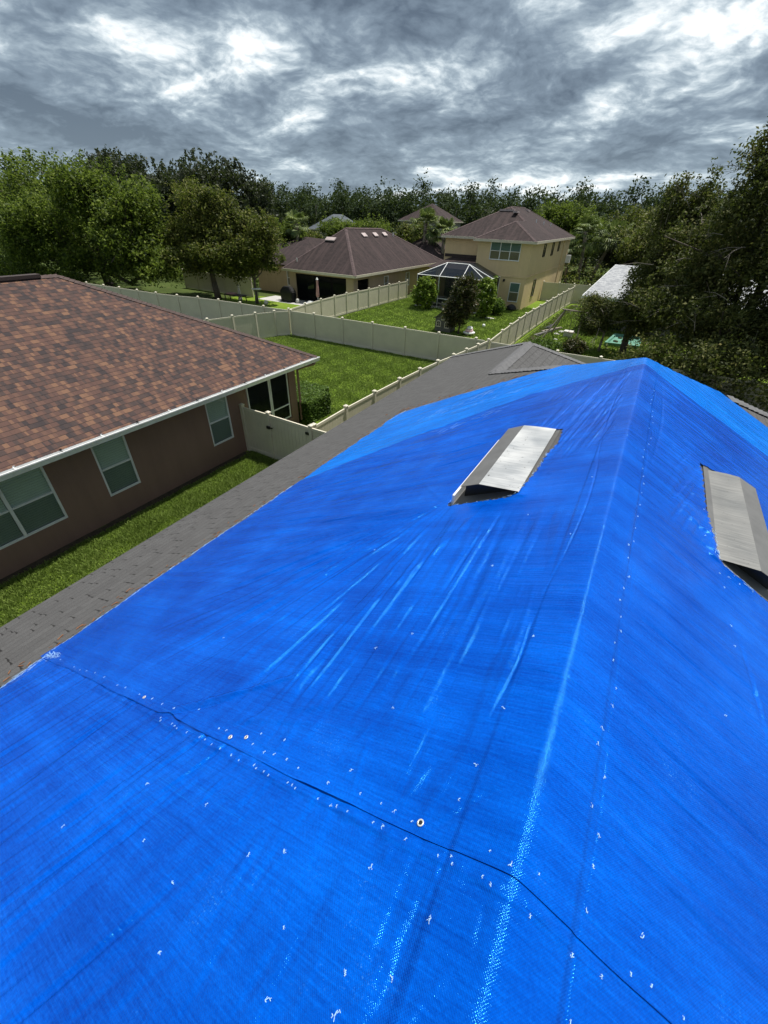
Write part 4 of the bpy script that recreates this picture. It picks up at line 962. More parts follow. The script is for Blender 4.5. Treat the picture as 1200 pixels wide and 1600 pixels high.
# shrubs
def shrub(name, label, c, rx, ry, h, n, ls, mat, seed, per=18, spread=.09, cat='bush', shell=.75):
    return tree(name, label, (c[0], c[1]), [ell(c[0], c[1], h*.5, rx, ry, h*.5), ell(c[0]+rx*.2, c[1]-ry*.1, h*.62, rx*.8, ry*.8, h*.42)], n, per, ls, mat, .05, seed, spread, cat=cat, trunk_top=h*.3, upbias=.3, shell=shell, aspect=.6)
shrub('clusia_bush', 'round yellow green bush at the left corner of the screened porch', (-18.3, 39.0), 1.05, 1.0, 2.45, 260, .11, 'leaf_yellow', 21, cat='bush')
tree('magnolia_tree', 'dark glossy small tree beside the playhouse', (-11.75, 31.5), [ell(-11.8, 31.6, 1.9, 1.05, 1.0, 1.2), ell(-11.6, 31.6, 2.9, .8, .8, 1.0), ell(-12.1, 31.4, 1.3, .95, .8, .75)], 330, 26, .10, 'leaf_mag', .07, 22, .15, trunk_top=.8, aspect=.45)
shrub('viburnum_bush', 'pale green bush rising behind the dark glossy tree', (-12.4, 38.3), .95, .9, 3.0, 230, .11, 'leaf_yellow', 23)
shrub('low_shrub', 'low leafy shrub against the yellow wall by the porch door', (-12.1, 40.6), .95, .7, 1.25, 170, .08, 'leaf_hedge', 24)
shrub('low_shrub', 'low bright shrub at the near end of the right hand yard', (-5.3, 30.2), 1.1, .7, .75, 130, .06, 'leaf_hedge', 25)
shrub('low_shrub', 'dark shrub with white blooms on the right hand lawn', (-3.5, 30.9), .75, .6, .85, 130, .06, 'leaf_mag', 26)
shrub('low_shrub', 'low scrubby plants beyond the tan side fence', (-8.3, 56.5), 1.6, 1.0, 1.3, 140, .12, 'leaf_olive', 27)
hg = thing('box_hedge', 'clipped square hedge at the corner of the brown house', 'hedge', (-11.2, 13.4, 0))
r = np.random.default_rng(31); n = 44000
pts = []
for (x0, x1, y0, y1, h) in ((-11.75, -10.62, 12.45, 13.9, .86), (-12.6, -11.2, 13.0, 14.6, .80)):
    q = r.random((n//2, 3)); f = r.integers(0, 5, n//2); e = r.normal(0, .022, n//2)
    q[f == 0, 0] = 0; q[f == 1, 0] = 1; q[f == 2, 1] = 0; q[f == 3, 1] = 1; q[f == 4, 2] = 1
    p = np.stack([x0+q[:, 0]*(x1-x0), y0+q[:, 1]*(y1-y0), .03+q[:, 2]*h], 1)+r.normal(0, .028, (n//2, 3)); pts.append(p)
V = leaf_quads(np.concatenate(pts), .036, r, .9, .6)
link('foliage', np_mesh('foliage', V, np.arange(len(V)).reshape(-1, 4)), M['leaf_hedge'], hg)
mb = MB(); mb.box((-11.68, 12.52, 0), (-10.69, 13.83, .79)); mb.box((-12.5, 13.1, 0), (-11.3, 14.5, .73)); mb.build('inner_stems', M['leaf_mag'], hg)

# palms
def palm(label, base, top, nf, fl, seed, lean=0):
    r = random.Random(seed); root = thing('sabal_palm', label, 'palm tree', (base[0], base[1], 0))
    mb = MB(); n = 7; P_ = []
    for i in range(n+1):
        t = i/n; P_.append(Vector((base[0]+(top[0]-base[0])*t**1.5, base[1]+(top[1]-base[1])*t, top[2]*t)))
    mb.path(P_, [.24-.05*i/n for i in range(n+1)], 8); mb.build('trunk', M['bark_pale'], root)
    mb = MB(); T = P_[-1]
    for i in range(26):
        a = r.uniform(0, 2*pi); z = r.uniform(-1.3, -.1); mb.path([T+Vector((0, 0, z)), T+Vector((cos(a)*.4, sin(a)*.4, z+.35))], [.05, .02], 4)
    mb.build('boot_stubs', M['bark'], root)
    mb = MB()
    for i in range(nf):
        a = r.uniform(0, 2*pi); el = r.uniform(-.75, 1.35); L_ = fl*r.uniform(.8, 1.1)
        d = Vector((cos(a)*cos(el), sin(a)*cos(el), sin(el)))
        pts = [T+d*L_*.55*s_+Vector((0, 0, -.10*fl*s_*s_)) for s_ in (0, .5, 1)]
        mb.path(pts, [.022, .016, .01], 4)
        hub = pts[-1]; side = d.cross(Vector((0, 0, 1))); side = side.normalized() if side.length > .1 else Vector((1, 0, 0)); upv = side.cross(d).normalized()
        for q in range(15):
            g = -1.5+3.0*q/14; dd = (d*cos(g)+side*sin(g)+upv*.15).normalized(); l = L_*.62*r.uniform(.8, 1.05)*(1-.2*abs(g)/1.5)
            mid = hub+dd*l*.6; tip = hub+dd*l+Vector((0, 0, -.38*l)); w_ = dd.cross(upv).normalized()*.075
            mb.add([hub, mid-w_, tip, mid+w_], [(0, 1, 2, 3)])
    mb.build('fronds', M['leaf_palm'], root); return root
palm('tall cabbage palm right of the yellow house with a leaning pale trunk', (-9.3, 67, 0), (-9.9, 67.5, 6.0), 40, 2.6, 1)
palm('cabbage palm furthest right of the palms behind the yellow house', (-8.0, 69, 0), (-6.6, 69.5, 5.3), 40, 2.7, 2)
palm('cabbage palm closest to the far corner of the yellow house', (-10.6, 66, 0), (-11.6, 66.5, 4.2), 34, 2.3, 3)
palm('cabbage palm in front of the pale grey walled house', (-28.9, 60, 0), (-28.7, 60, 6.2), 36, 2.2, 4)
palm('shorter cabbage palm to the right of the one at the grey house', (-26.2, 60.5, 0), (-26.2, 60.5, 5.4), 34, 2.1, 5)
palm('cabbage palm standing left of the bungalow roof among shrubs', (-50.6, 60, 0), (-50.6, 60, 5.5), 36, 2.3, 6)

# mid distance trees
mids = [('bushy_tree', 'broad green tree directly behind the bungalow ridge', -47.5, 74, 7.2, 5.2, 'leaf_oak'),
        ('bushy_tree', 'green tree right of the slate blue roof', -54, 76, 6.6, 4.2, 'leaf_oak'),
        ('bushy_tree', 'green tree left of the cabbage palm near the bungalow', -54.8, 61, 7.0, 3.6, 'leaf_oak'),
        ('bushy_tree', 'low tree in front of the slate blue roof', -53, 66, 4.4, 2.6, 'leaf_olive'),
        ('bushy_tree', 'dark tree between the palms and the yellow house roof', -23, 72, 9.0, 4.0, 'leaf_moss'),
        ('bushy_tree', 'green tree rising behind the ridge of the yellow house', -17, 84, 10.0, 5.2, 'leaf_oak'),
        ('bushy_tree', 'green tree right behind the far corner of the yellow house', -11.5, 86, 9.6, 5.0, 'leaf_oak'),
        ('bushy_tree', 'wide dark tree behind the tall palms', -5.5, 80, 9.6, 5.6, 'leaf_olive'),
        ('bushy_tree', 'wide dark tree above the pale grey roof', -1.5, 66, 8.6, 4.6, 'leaf_olive'),
        ('bushy_tree', 'shaded tree at the far end of the pale grey roof', -5.0, 72, 6.0, 3.6, 'leaf_moss'),
        ('bushy_tree', 'green tree beside the far grey house', -36.5, 72, 6.6, 3.4, 'leaf_olive'),
        ('bushy_tree', 'dark tree hidden behind the right hand trees', 5, 60, 10.0, 6, 'leaf_moss'),
        ('bushy_tree', 'green tree left of the dark mossy oaks', -76, 46, 8.0, 5.5, 'leaf_oak'),
        ('bushy_tree', 'green tree in the gap behind the olive oak', -58, 48, 6.6, 4.6, 'leaf_olive')]
for i, (nm, lb, x, y, h, rr, mt) in enumerate(mids):
    r = random.Random(100+i); lb_ = []
    for q in range(5):
        a = r.uniform(0, 2*pi); s_ = r.uniform(.2, .6)*rr
        lb_.append(ell(x+cos(a)*s_, y+sin(a)*s_, h*r.uniform(.42, .68), rr*r.uniform(.45, .65), rr*r.uniform(.45, .65), h*r.uniform(.25, .32)))
    tree(nm, lb, (x, y), lb_, 900, 20, .17, mt, .2, 200+i, .34, sprigs=10)

# far wood: one uncountable mass of many trees
def far_wood():
    r = np.random.default_rng(77); P_ = []; TV = MB(); 
    rows = []
    x = -190
    while x < 60:
        for row, (dy, hh) in enumerate(((104, 11.0), (114, 12.0), (126, 13.4))):
            rows.append((x+r.normal(0, 1.2), dy+r.normal(0, 2.5)+max(0, (-x-80))*-.28+max(0, -60-x)*-.05, hh+r.normal(0, .8)))
        x += 3.1
    for (x, y, h) in rows:
        k_ = r.random(); h += (2.4 if r.random() < .07 else 0)
        n = 300; wd = r.uniform(2.0, 3.3)
        cz = h*r.uniform(.48, .6); c = np.array([x, y, cz])
        d = r.normal(0, 1, (90, 3)); d /= np.linalg.norm(d, axis=1)[:, None]
        cl = c+d*np.array([wd, wd, h-cz-.3])*r.uniform(.35, 1.05, (90, 1))
        pts = np.repeat(cl, 14, 0); pts = pts+np.clip(r.normal(0, 1, pts.shape), -1.5, 1.5)*np.array([.5, .5, .6])
        P_.append(pts); 
        TV.tube((x, y, 0), (x, y, h*.75), .2, .1, 5, False)
        low = np.array([x, y, 2.0])+r.normal(0, 1, (110, 3))*np.array([2.2, 1.4, 1.5]); P_.append(low)
    P = np.concatenate(P_); P = P[P[:, 2] > .1]
    V = leaf_quads(P, .30, r, .15, .55)
    o = link('far_wood', np_mesh('far_wood', V, np.arange(len(V)).reshape(-1, 4)), M['leaf_far'])
    tag(o, 'continuous dark green wood along the horizon', 'wood', kind='stuff')
    t = TV.build('trunks', M['bark_pale'], o); t['kind'] = 'stuff'
far_wood()
# scrub filling under the wood and around the lots
def scrub(name, label, boxes, n, ls, mat, seed):
    r = np.random.default_rng(seed); P_ = []
    for (x0, x1, y0, y1, h) in boxes:
        cx = r.uniform(x0, x1, n//12); cy = r.uniform(y0, y1, n//12); hh = h*r.uniform(.4, 1, n//12)
        p = np.stack([cx, cy, hh*.5], 1).repeat(12, 0)+r.normal(0, 1, (n//12*12, 3))*np.stack([np.full(n//12, .45), np.full(n//12, .45), hh*.33], 1).repeat(12, 0); P_.append(p)
    P = np.concatenate(P_); P = P[P[:, 2] > .05]; V = leaf_quads(P, ls, r, .3, .5)
    o = link(name, np_mesh(name, V, np.arange(len(V)).reshape(-1, 4)), M[mat]); tag(o, label, 'undergrowth', kind='stuff')
scrub('undergrowth', 'dark undergrowth beneath the far wood', [(-150, 40, 92, 100, 5.0)], 16000, .34, 'leaf_moss', 5)
scrub('undergrowth', 'low undergrowth behind the palms and the pale roof', [(-12, 8, 62, 72, 3.0), (-10, -4, 55, 60, .9)], 5000, .16, 'leaf_olive', 6)
scrub('undergrowth', 'dark undergrowth below the big right hand tree', [(1, 12, 25.2, 27.5, 1.6)], 7000, .06, 'leaf_right', 7)
scrub('undergrowth', 'shrubbery behind the far left fence', [(-75, -38, 35, 41, 3.5), (-75, -38, 42, 50, 4.5), (-70, -47, 23, 25, 2.5)], 16000, .15, 'leaf_oak', 8)

# ------------------------------------------------------------------ yellow two storey house
yh = thing('two_storey_house', 'two storey yellow stucco house with a dark brown hip roof', 'house', (-15, 50, 0))
YW, YE, YF, YB = -20.2, -10.6, 44.2, 62.2; WZ = 5.45; YR = 47.2; XS = -15.6
mb = MB()
mb.box((XS, YF, 0), (YE, YF+.2, WZ)); mb.box((YE-.2, YF+.2, 0), (YE, YB, WZ)); mb.box((YW, YR, 0), (XS, YR+.2, WZ)); mb.box((XS, YF+.2, 0), (XS+.2, YR+.2, WZ))
mb.box((YW, YR+.2, 0), (YW+.2, YB, WZ)); mb.box((YW+.2, YB-.2, 0), (YE-.2, YB, WZ)); mb.box((YW, 46.8, 0), (XS, YR, 2.6))
mb.build('wall', M['stucco_tan'], yh)
mb = MB(); mb.box((XS-.02, YF-.05, 2.66), (YE+.05, YF, 2.78)); mb.box((YE, YF, 2.66), (YE+.05, YB, 2.78)); mb.build('belt_course', M['stucco_tan'], yh)
OV = .38; ez = 5.52; hs = .5
ex0, ex1, ey0, ey1 = YW-OV, YE+OV, YR-OV, YB+OV; hw = (ex1-ex0)/2; rx = (ex0+ex1)/2; rz = ez+hs*hw
P1, P2 = (rx, ey0+hw, rz), (rx, ey1-hw, rz)
wy0 = YF-OV; wx0 = XS-OV; ww = (ex1-wx0)/2; wrx = (wx0+ex1)/2; wz = ez+hs*ww
Q1 = (wrx, wy0+ww, wz); 
# wing ridge meets the front hip plane of the main roof
yq = ey0+(wz-ez)/hs; Q2 = (wrx, yq, wz)
mb = MB()
mb.poly((ex1, wy0, ez), (ex1, ey1, ez), P2, P1, Q2, Q1)
mb.poly((ex0, ey0, ez), (wx0, ey0, ez), Q2, P1)
mb.poly((ex0, ey1, ez), (ex0, ey0, ez), P1, P2); mb.poly((ex1, ey1, ez), (ex0, ey1, ez), P2)
mb.poly((wx0, wy0, ez), (ex1, wy0, ez), Q1); mb.poly((wx0, ey0, ez), (wx0, wy0, ez), Q1, Q2)
rf = mb.build('roof', M['roof_dark'], yh, uv=True)
mb = MB(); e_, w_, s_ = (hs, 0, 1), (-hs, 0, 1), (0, -hs, 1); n_ = (0, hs, 1)
caps(mb, (ex1, wy0, ez), Q1, e_, s_, .14, .3); caps(mb, (wx0, wy0, ez), Q1, w_, s_, .14, .3); caps(mb, (ex0, ey0, ez), P1, w_, s_, .14, .3); caps(mb, P1, P2, w_, e_, .14, .3); caps(mb, Q2, P1, e_, s_, .14, .3); caps(mb, (ex1, ey1, ez), P2, e_, n_, .14, .3)
mb.build('ridge_cap', M['cap_dark'], yh)
mb = MB()
for a, b in (((ex0, ey0), (wx0, ey0)), ((wx0, ey0), (wx0, wy0)), ((wx0, wy0), (ex1, wy0)), ((ex1, wy0), (ex1, ey1)), ((ex0, ey1), (ex0, ey0))): fascia(mb, (*a, ez+.02), (*b, ez+.02), .2, .03, 0)
mb.box((ex0+.03, ey0+.03, ez-.14), (ex1-.03, ey1-.03, ez-.12)); mb.box((wx0+.03, wy0+.03, ez-.14), (ex1-.03, ey0+.03, ez-.121))
mb.build('fascia', M['trim_cream'], yh)
def slab_vent(root, x, y, z, l, slope_dir, w=.22):
    mb = MB(); mb.box((x-l/2 if slope_dir != 'x' else x-w, y-w if slope_dir != 'x' else y-l/2, z-.05), (x+l/2 if slope_dir != 'x' else x+w, y+w if slope_dir != 'x' else y+l/2, z+.11)); mb.build('roof_vent', M['vent_pink'], root)
slab_vent(yh, rx-.1, P1[1]-.7, rz-.36, 1.5, 'y')
slab_vent(yh, ex1-4.2, 50.8, ez+hs*4.2, .9, 'x'); slab_vent(yh, ex1-4.6, 56.3, ez+hs*4.6, .8, 'x'); slab_vent(yh, ex1-4.6, 59, ez+hs*4.6-.4, .8, 'x')
for q in range(3): mb = MB(); xx, yy = ex1-2.6+.3*q, 53+2.2*q; mb.tube((xx, yy, ez+hs*(ex1-xx)-.05), (xx, yy, ez+hs*(ex1-xx)+.3), .05, .05, 8); mb.build('plumbing_stack', M['trim'], yh)
window(yh, (-14.35, YF-.02), (1, 0), (0, -1), 2.8, 3.98, 5.36, 3, False, 'glass_teal', label='triple upstairs window')
window(yh, (-11.95, YF-.02), (1, 0), (0, -1), .95, .68, 2.26, 1, False, 'glass_teal', label='ground floor window beside the porch')
for (yy, w_, z0, z1) in ((48.9, .8, 4.15, 5.2), (52.6, .8, 4.1, 5.25), (55.6, .7, 4.35, 5.25), (47.5, .85, .85, 2.3)): window(yh, (YE+.02, yy), (0, 1), (1, 0), w_, z0, z1, 1, False, mat=M['dark_brown'], frame=.03)
mb = MB(); mb.box((YE+.0, 58.6, 0), (YE+.08, 58.7, 5.3)); mb.build('downspout', M['stucco_tan'], yh)
mb = MB(); mb.box((YE+.0, 61.9, 2.9), (YE+.5, 62.3, 3.7)); mb.build('wall_unit', M['trim'], yh)
mb = MB(); mb.lathe((-12.6, YF-.03, 2.38), [(.10, -.1), (.10, .1)], 10); mb.build('wall_light', M['black'], yh)
# low roof over the porch
mb = MB(); mb.poly((YW-.4, 43.9, 2.95), (XS, 43.9, 2.95), (XS, YR, 3.75), (YW+1.0, YR, 3.75)); mb.poly((YW-.4, 43.9, 2.95), (YW+1.0, YR, 3.75), (YW-.4, YR, 2.95)); mb.build('porch_roof', M['roof_dark'], yh, uv=True)
mb = MB(); mb.box((YW+.1, YR-.06, 3.72), (XS, YR-.005, 3.98)); mb.build('flashing', M['dark_brown'], yh)
mb = MB(); mb.box((-18.6, 45.2, 3.2), (-17.2, 45.6, 3.36)); mb.build('roof_vent', M['trim_cream'], yh)
mb = MB(); mb.box((-19.6, 46.72, .1), (-17.9, 46.79, 2.3)); mb.build('sliding_door', M['glass_dark'], yh)
mb = MB(); mb.box((-20.3, 44.0, 0), (-20.0, 44.3, 2.9)); mb.build('column', M['stucco_tan'], yh)

# pool style screen enclosure
se = thing('screen_enclosure', 'white framed black mesh porch enclosure against the yellow house', 'screen porch', (-16.3, 42, 0))
X0, X1, Y0_, Y1_, ZT = -19.6, -13.0, 40.0, 44.05, 2.66; A1, A2 = Vector((-17.55, 42.0, 3.6)), Vector((-15.4, 42.0, 3.6))
bars = [((X0, Y0_, 0), (X0, Y0_, ZT)), ((-17.4, Y0_, 0), (-17.4, Y0_, ZT)), ((-15.2, Y0_, 0), (-15.2, Y0_, ZT)), ((X1, Y0_, 0), (X1, Y0_, ZT)), ((X1, Y1_, 0), (X1, Y1_, ZT)),
        ((X0, Y0_, ZT), (X1, Y0_, ZT)), ((X1, Y0_, ZT), (X1, Y1_, ZT)), ((X0, Y0_, ZT), (X0, Y1_, ZT)), ((-17.4, Y0_, ZT), tuple(A1)), ((-15.2, Y0_, ZT), tuple(A2)), (tuple(A2), (X1, 41.9, ZT)), (tuple(A2), (X1, Y0_, ZT)), (tuple(A1), (X0, Y0_, ZT)),
        (tuple(A1), tuple(A2)), ((X0, Y0_, .85), (X1, Y0_, .85)), ((X0, Y0_, .03), (X1, Y0_, .03)), ((X1, 41.7, 0), (X1, 41.7, 2.6)), ((X1, 42.6, 0), (X1, 42.6, 2.6)), ((X1, Y0_, .85), (X1, 41.7, .85))]
mb = MB()
for a, b in bars:
    a, b = Vector(a), Vector(b); d = (b-a); l = d.length; d.normalize(); s1 = d.orthogonal().normalized(); s2 = d.cross(s1); mb.obox((a+b)/2, d*l/2, s1*.024, s2*.024)
mb.build('frame', M['trim'], se)
mb = MB(); mb.poly((X0, Y0_, .05), (X1, Y0_, .05), (X1, Y0_, ZT), (X0, Y0_, ZT)); mb.poly((X1, Y0_, .05), (X1, Y1_, .05), (X1, Y1_, ZT), (X1, Y0_, ZT)); mb.poly((X0, Y1_, .05), (X0, Y0_, .05), (X0, Y0_, ZT), (X0, Y1_, ZT)); mb.build('wall_mesh', M['screen'], se)
mb = MB(); mb.poly((X0, Y0_, ZT), (X1, Y0_, ZT), A2, A1); mb.poly((X1, Y0_, ZT), (X1, Y1_, ZT), (-15.4, Y1_, 3.6), A2); mb.poly((X0, Y0_, ZT), A1, (-17.55, Y1_, 3.6), (X0, Y1_, ZT)); mb.poly(A1, A2, (-15.4, Y1_, 3.6), (-17.55, Y1_, 3.6)); mb.build('roof_mesh', M['screen_top'], se)
mb = MB()
for (a, b) in (((X1+.02, 41.78, .1), (X1+.05, 41.84, 2.1)), ((X1+.02, 42.46, .1), (X1+.05, 42.52, 2.1)), ((X1+.02, 41.84, 2.03), (X1+.05, 42.46, 2.1)), ((X1+.02, 41.84, 1.0), (X1+.05, 42.46, 1.06)), ((X1+.02, 41.84, .1), (X1+.05, 42.46, .2))): mb.box(a, b)
dr = mb.build('door', M['trim'], se); mb = MB(); mb.box((X1+.055, 41.86, .98), (X1+.08, 41.9, 1.1)); mb.build('handle', M['black'], dr)
mb = MB(); mb.box((X0-.1, Y0_-.1, 0), (X1+.1, 46.7, .05)); mb.build('slab', M['concrete'], se)
def small(name, label, cat, mat, fn, group=None):
    mb = MB(); fn(mb); o = mb.build(name, M[mat]); tag(o, label, cat, group); return o
# porch table and chairs seen through the mesh
pt = thing('patio_table', 'dark low table inside the screened porch', 'table', (-17.9, 41.6, .05))
mb = MB(); mb.lathe((-17.9, 41.6, .05), [(.5, .66), (.52, .70), (.5, .72)], 18); mb.build('table_top', M['vent_side'], pt)
for a in range(4): mb = MB(); mb.tube((-17.9+.35*cos(a*pi/2+.8), 41.6+.35*sin(a*pi/2+.8), .05), (-17.9+.3*cos(a*pi/2+.8), 41.6+.3*sin(a*pi/2+.8), .71), .02); mb.build('leg', M['black'], pt)
small('storage_bag', 'black sack slumped at the corner of the yellow house', 'bag', 'black', lambda m: m.lathe((-11.3, 43.65, 0), [(.42, 0), (.5, .15), (.42, .36), (.2, .5), (.08, .54)], 12, 1, .7))
small('planter_box', 'grey lidded box left of the black sack by the yellow wall', 'box', 'grey_plastic', lambda m: (m.box((-12.75, 43.5, 0), (-12.1, 43.9, .38)), m.box((-12.8, 43.46, .38), (-12.06, 43.94, .44))))
small('stepping_stone', 'white flat stone on the grass near the porch shrub', 'stone', 'stone', lambda m: m.lathe((-11.7, 38.6, 0), [(.34, 0), (.38, .03), (.3, .06)], 9, 1.4, .7))
small('ball', 'small white ball on the lawn right of the dark glossy tree', 'ball', 'white_plastic', lambda m: m.lathe((-10.95, 34.9, 0), [(.02, 0), (.1, .04), (.13, .12), (.1, .21), (.02, .25)], 12))

# playhouse
ph = thing('playhouse', 'small grey stone look toy playhouse under the dark tree', 'playhouse', (-13.1, 31.6, 0))
mb = MB(); x0, x1, y0, y1, h, hp = -13.55, -12.3, 31.2, 32.2, .95, 1.45; xm = (x0+x1)/2
mb.add([(x0, y0, 0), (x1, y0, 0), (x1, y0, h), (xm, y0, hp), (x0, y0, h), (x0, y1, 0), (x1, y1, 0), (x1, y1, h), (xm, y1, hp), (x0, y1, h)],
       [(0, 1, 2, 3, 4), (9, 8, 7, 6, 5), (0, 4, 9, 5), (1, 6, 7, 2)]); mb.build('wall', M['grey_plastic'], ph)
mb = MB()
for sgn, xe in ((-1, x0-.1), (1, x1+.1)):
    a, b = Vector((xm, 0, hp+.04)), Vector((xe, 0, h-.04)); d = b-a; n_ = Vector((-d.z, 0, d.x)).normalized()
    mb.obox(((a.x+b.x)/2, (y0+y1)/2, (a.z+b.z)/2), d/2, (0, (y1-y0)/2+.09, 0), n_*.02)
mb.build('roof', M['grey_plastic'], ph)
def arch(mb, cx, cz, w_, h_, y, th=.07):
    pts = [(cx-w_, cz), (cx-w_, cz+h_)]+[(cx-w_*cos(a*pi/8), cz+h_+w_*sin(a*pi/8)) for a in range(1, 8)]+[(cx+w_, cz+h_), (cx+w_, cz)]
    for (a, b) in zip(pts, pts[1:]+pts[:1]): mb.tube((a[0], y, a[1]), (b[0], y, b[1]), th/2, None, 5)
for (cx, cz, w_, h_) in ((xm, .86, .14, .18), (x0+.28, .38, .16, .24), (x1-.3, .34, .16, .26)):
    mb = MB(); arch(mb, cx, cz, w_, h_, y0-.02); f = mb.build('window', M['trim_cream'], ph)
    mb = MB(); mb.box((cx-w_, y0-.012, cz), (cx+w_, y0-.004, cz+h_+w_*.8)); mb.build('pane', M['black'], f)
    mb = MB(); mb.box((cx-.012, y0-.03, cz), (cx+.012, y0-.014, cz+h_+w_)); mb.box((cx-w_, y0-.03, cz+h_*.7), (cx+w_, y0-.015, cz+h_*.7+.02)); mb.build('mullion', M['trim_cream'], f)
pl_ = thing('play_table', 'round white and pink tiered toy table at the foot of the dark tree', 'toy', (-10.95, 31.6, 0))
mb = MB(); mb.lathe((-10.95, 31.6, 0), [(.40, .12), (.44, .16), (.44, .22), (.38, .24)], 18); mb.build('lower_tray', M['white_plastic'], pl_)
mb = MB(); mb.lathe((-10.95, 31.6, .24), [(.26, .04), (.29, .08), (.28, .14), (.12, .16)], 18); mb.build('middle_tray', M['pink_plastic'], pl_)
mb = MB(); mb.lathe((-10.93, 31.6, .42), [(.20, .0), (.23, .08), (.17, .17), (.05, .21)], 16); mb.build('dome_top', M['white_plastic'], pl_)
mb = MB(); mb.lathe((-10.95, 31.6, 0), [(.25, 0), (.20, .13)], 14); mb.build('base', M['pink_plastic'], pl_)

# ------------------------------------------------------------------ bungalow behind
bg = thing('bungalow', 'single storey tan house with a dark weathered hip roof and black porch opening', 'house', (-27, 44, 0))
bx0, bx1, by0, by1, bz = -31.3, -22.95, 34.5, 54.0, 2.66
R1, R2 = (-27.35, 39.6, 5.95), (-27.35, 46.3, 5.85)
mb = MB()
mb.poly((bx0, by0, bz), (bx1, by0, bz), R1); mb.poly((bx1, by0, bz), (bx1, by1, bz), R2, R1); mb.poly((bx1, by1, bz), (bx0, by1, bz), R2); mb.poly((bx0, by1, bz), (bx0, by0, bz), R1, R2)
mb.build('roof', M['roof_dark'], bg, uv=True)
mb = MB(); pts4 = [(bx0, by0, bz), (bx1, by0, bz), (bx1, by1, bz), (bx0, by1, bz)]
caps(mb, pts4[1], R1, (.6, 0, 1), (0, -.6, 1), .15, .3); caps(mb, pts4[0], R1, (-.6, 0, 1), (0, -.6, 1), .15, .3); caps(mb, R1, R2, (.6, 0, 1), (-.6, 0, 1), .15, .3); caps(mb, pts4[2], R2, (.6, 0, 1), (0, .6, 1), .15, .3)
mb.build('ridge_cap', M['cap_dark'], bg)
mb = MB(); fascia(mb, (bx0, by0, bz+.02), (bx1, by0, bz+.02), .2, .03, 0); fascia(mb, (bx1, by0, bz+.02), (bx1, by1, bz+.02), .2, .03, 0); mb.box((bx0+.04, by0+.04, bz-.15), (bx1-.04, by1-.04, bz-.13)); mb.build('fascia', M['trim_cream'], bg)
f0, f1 = by0+.5, by1-.5; wl, wr = bx0+.45, bx1-.5
mb = MB()
mb.box((wl-6.5, f0+2.4, 0), (wl, f0+2.6, 2.5)); mb.box((wl, f0, 0), (wl+.75, f0+.22, 2.5)); mb.box((wr-.8, f0, 0), (wr, f0+.22, 2.5)); mb.box((wl, f0+.22, 0), (wl+.2, f0+2.4, 2.5))
mb.box((wl+.75, f0, 2.32), (wr-.8, f0+.22, 2.5)); mb.box((wr-.2, f0+.22, 0), (wr, f0+.7, 2.5)); mb.box((wr-.2, f0+2.6, 0), (wr, f1, 2.5)); mb.box((wr-.2, f0+.7, 2.2), (wr, f0+2.6, 2.5)); mb.box((wr-.2, f0+.7, 0), (wr, f0+2.6, .35))
mb.box((wl+.2, f0+3.4, 0), (wr-.2, f0+3.6, 2.5)); mb.box((wl-6.5, f0+2.6, 0), (wl-6.3, f1, 2.5)); mb.box((wl-6.5, f1, 0), (wr, f1+.2, 2.5))
mb.build('wall', M['stucco_beige'], bg)
mb = MB(); mb.poly((wl+.75, f0+.1, .03), (wr-.8, f0+.1, .03), (wr-.8, f0+.1, 2.32), (wl+.75, f0+.1, 2.32)); mb.poly((wr-.1, f0+.7, .35), (wr-.1, f0+2.6, .35), (wr-.1, f0+2.6, 2.2), (wr-.1, f0+.7, 2.2)); mb.build('porch_screen', M['screen_dense'], bg)
mb = MB(); mb.box((wl+.3, f0+3.3, .1), (wr-.3, f0+3.38, 2.3)); mb.build('porch_back', M['dark_in'], bg)
mb = MB(); mb.poly((wl-7.0, f0+2.0, bz), (wl-.2, f0+2.0, bz), (wl-2.8, f0+7, bz+2.2)); mb.poly((wl-7, f0+2, bz), (wl-2.8, f0+7, bz+2.2), (wl-7, f1, bz)); mb.poly((wl-2.8, f0+7, bz+2.2), (wl-.2, f0+2, bz), (wl+2, f1, bz+1)); mb.build('side_roof', M['roof_dark'], bg, uv=True)
window(bg, (wl-2.4, f0+2.38), (1, 0), (0, -1), 2.0, .8, 2.2, 2, False)
for (yy, w_) in ((40.4, .8), (45.0, .8), (48.2, .8)): window(bg, (wr+.01, yy), (0, 1), (1, 0), w_, .9, 2.15, 1, False)
def on_e(x): return bz+(bx1-x)*(R1[2]-bz)/(bx1-R1[0])
for yy in (41.6, 43.7, 45.6): mb = MB(); x = -26.5; z = on_e(x); mb.obox((x, yy, z+.07), (.17, 0, -.13), (0, .36, 0), (0, 0, .04)); mb.build('roof_vent', M['vent_pink'], bg)
mb = MB(); mb.obox((-28.0, 38.0, 5.06), (.55, 0, 0), (0, .17, .11), (0, 0, .04)); mb.build('roof_vent', M['vent_pink'], bg)
for (x, y, z) in ((-30.1, 35.4, 3.2), (-26.4, 47.2, 5.2)): mb = MB(); mb.tube((x, y, z-.2), (x, y, z+.32), .05, .05, 8); mb.build('plumbing_stack', M['trim'], bg)

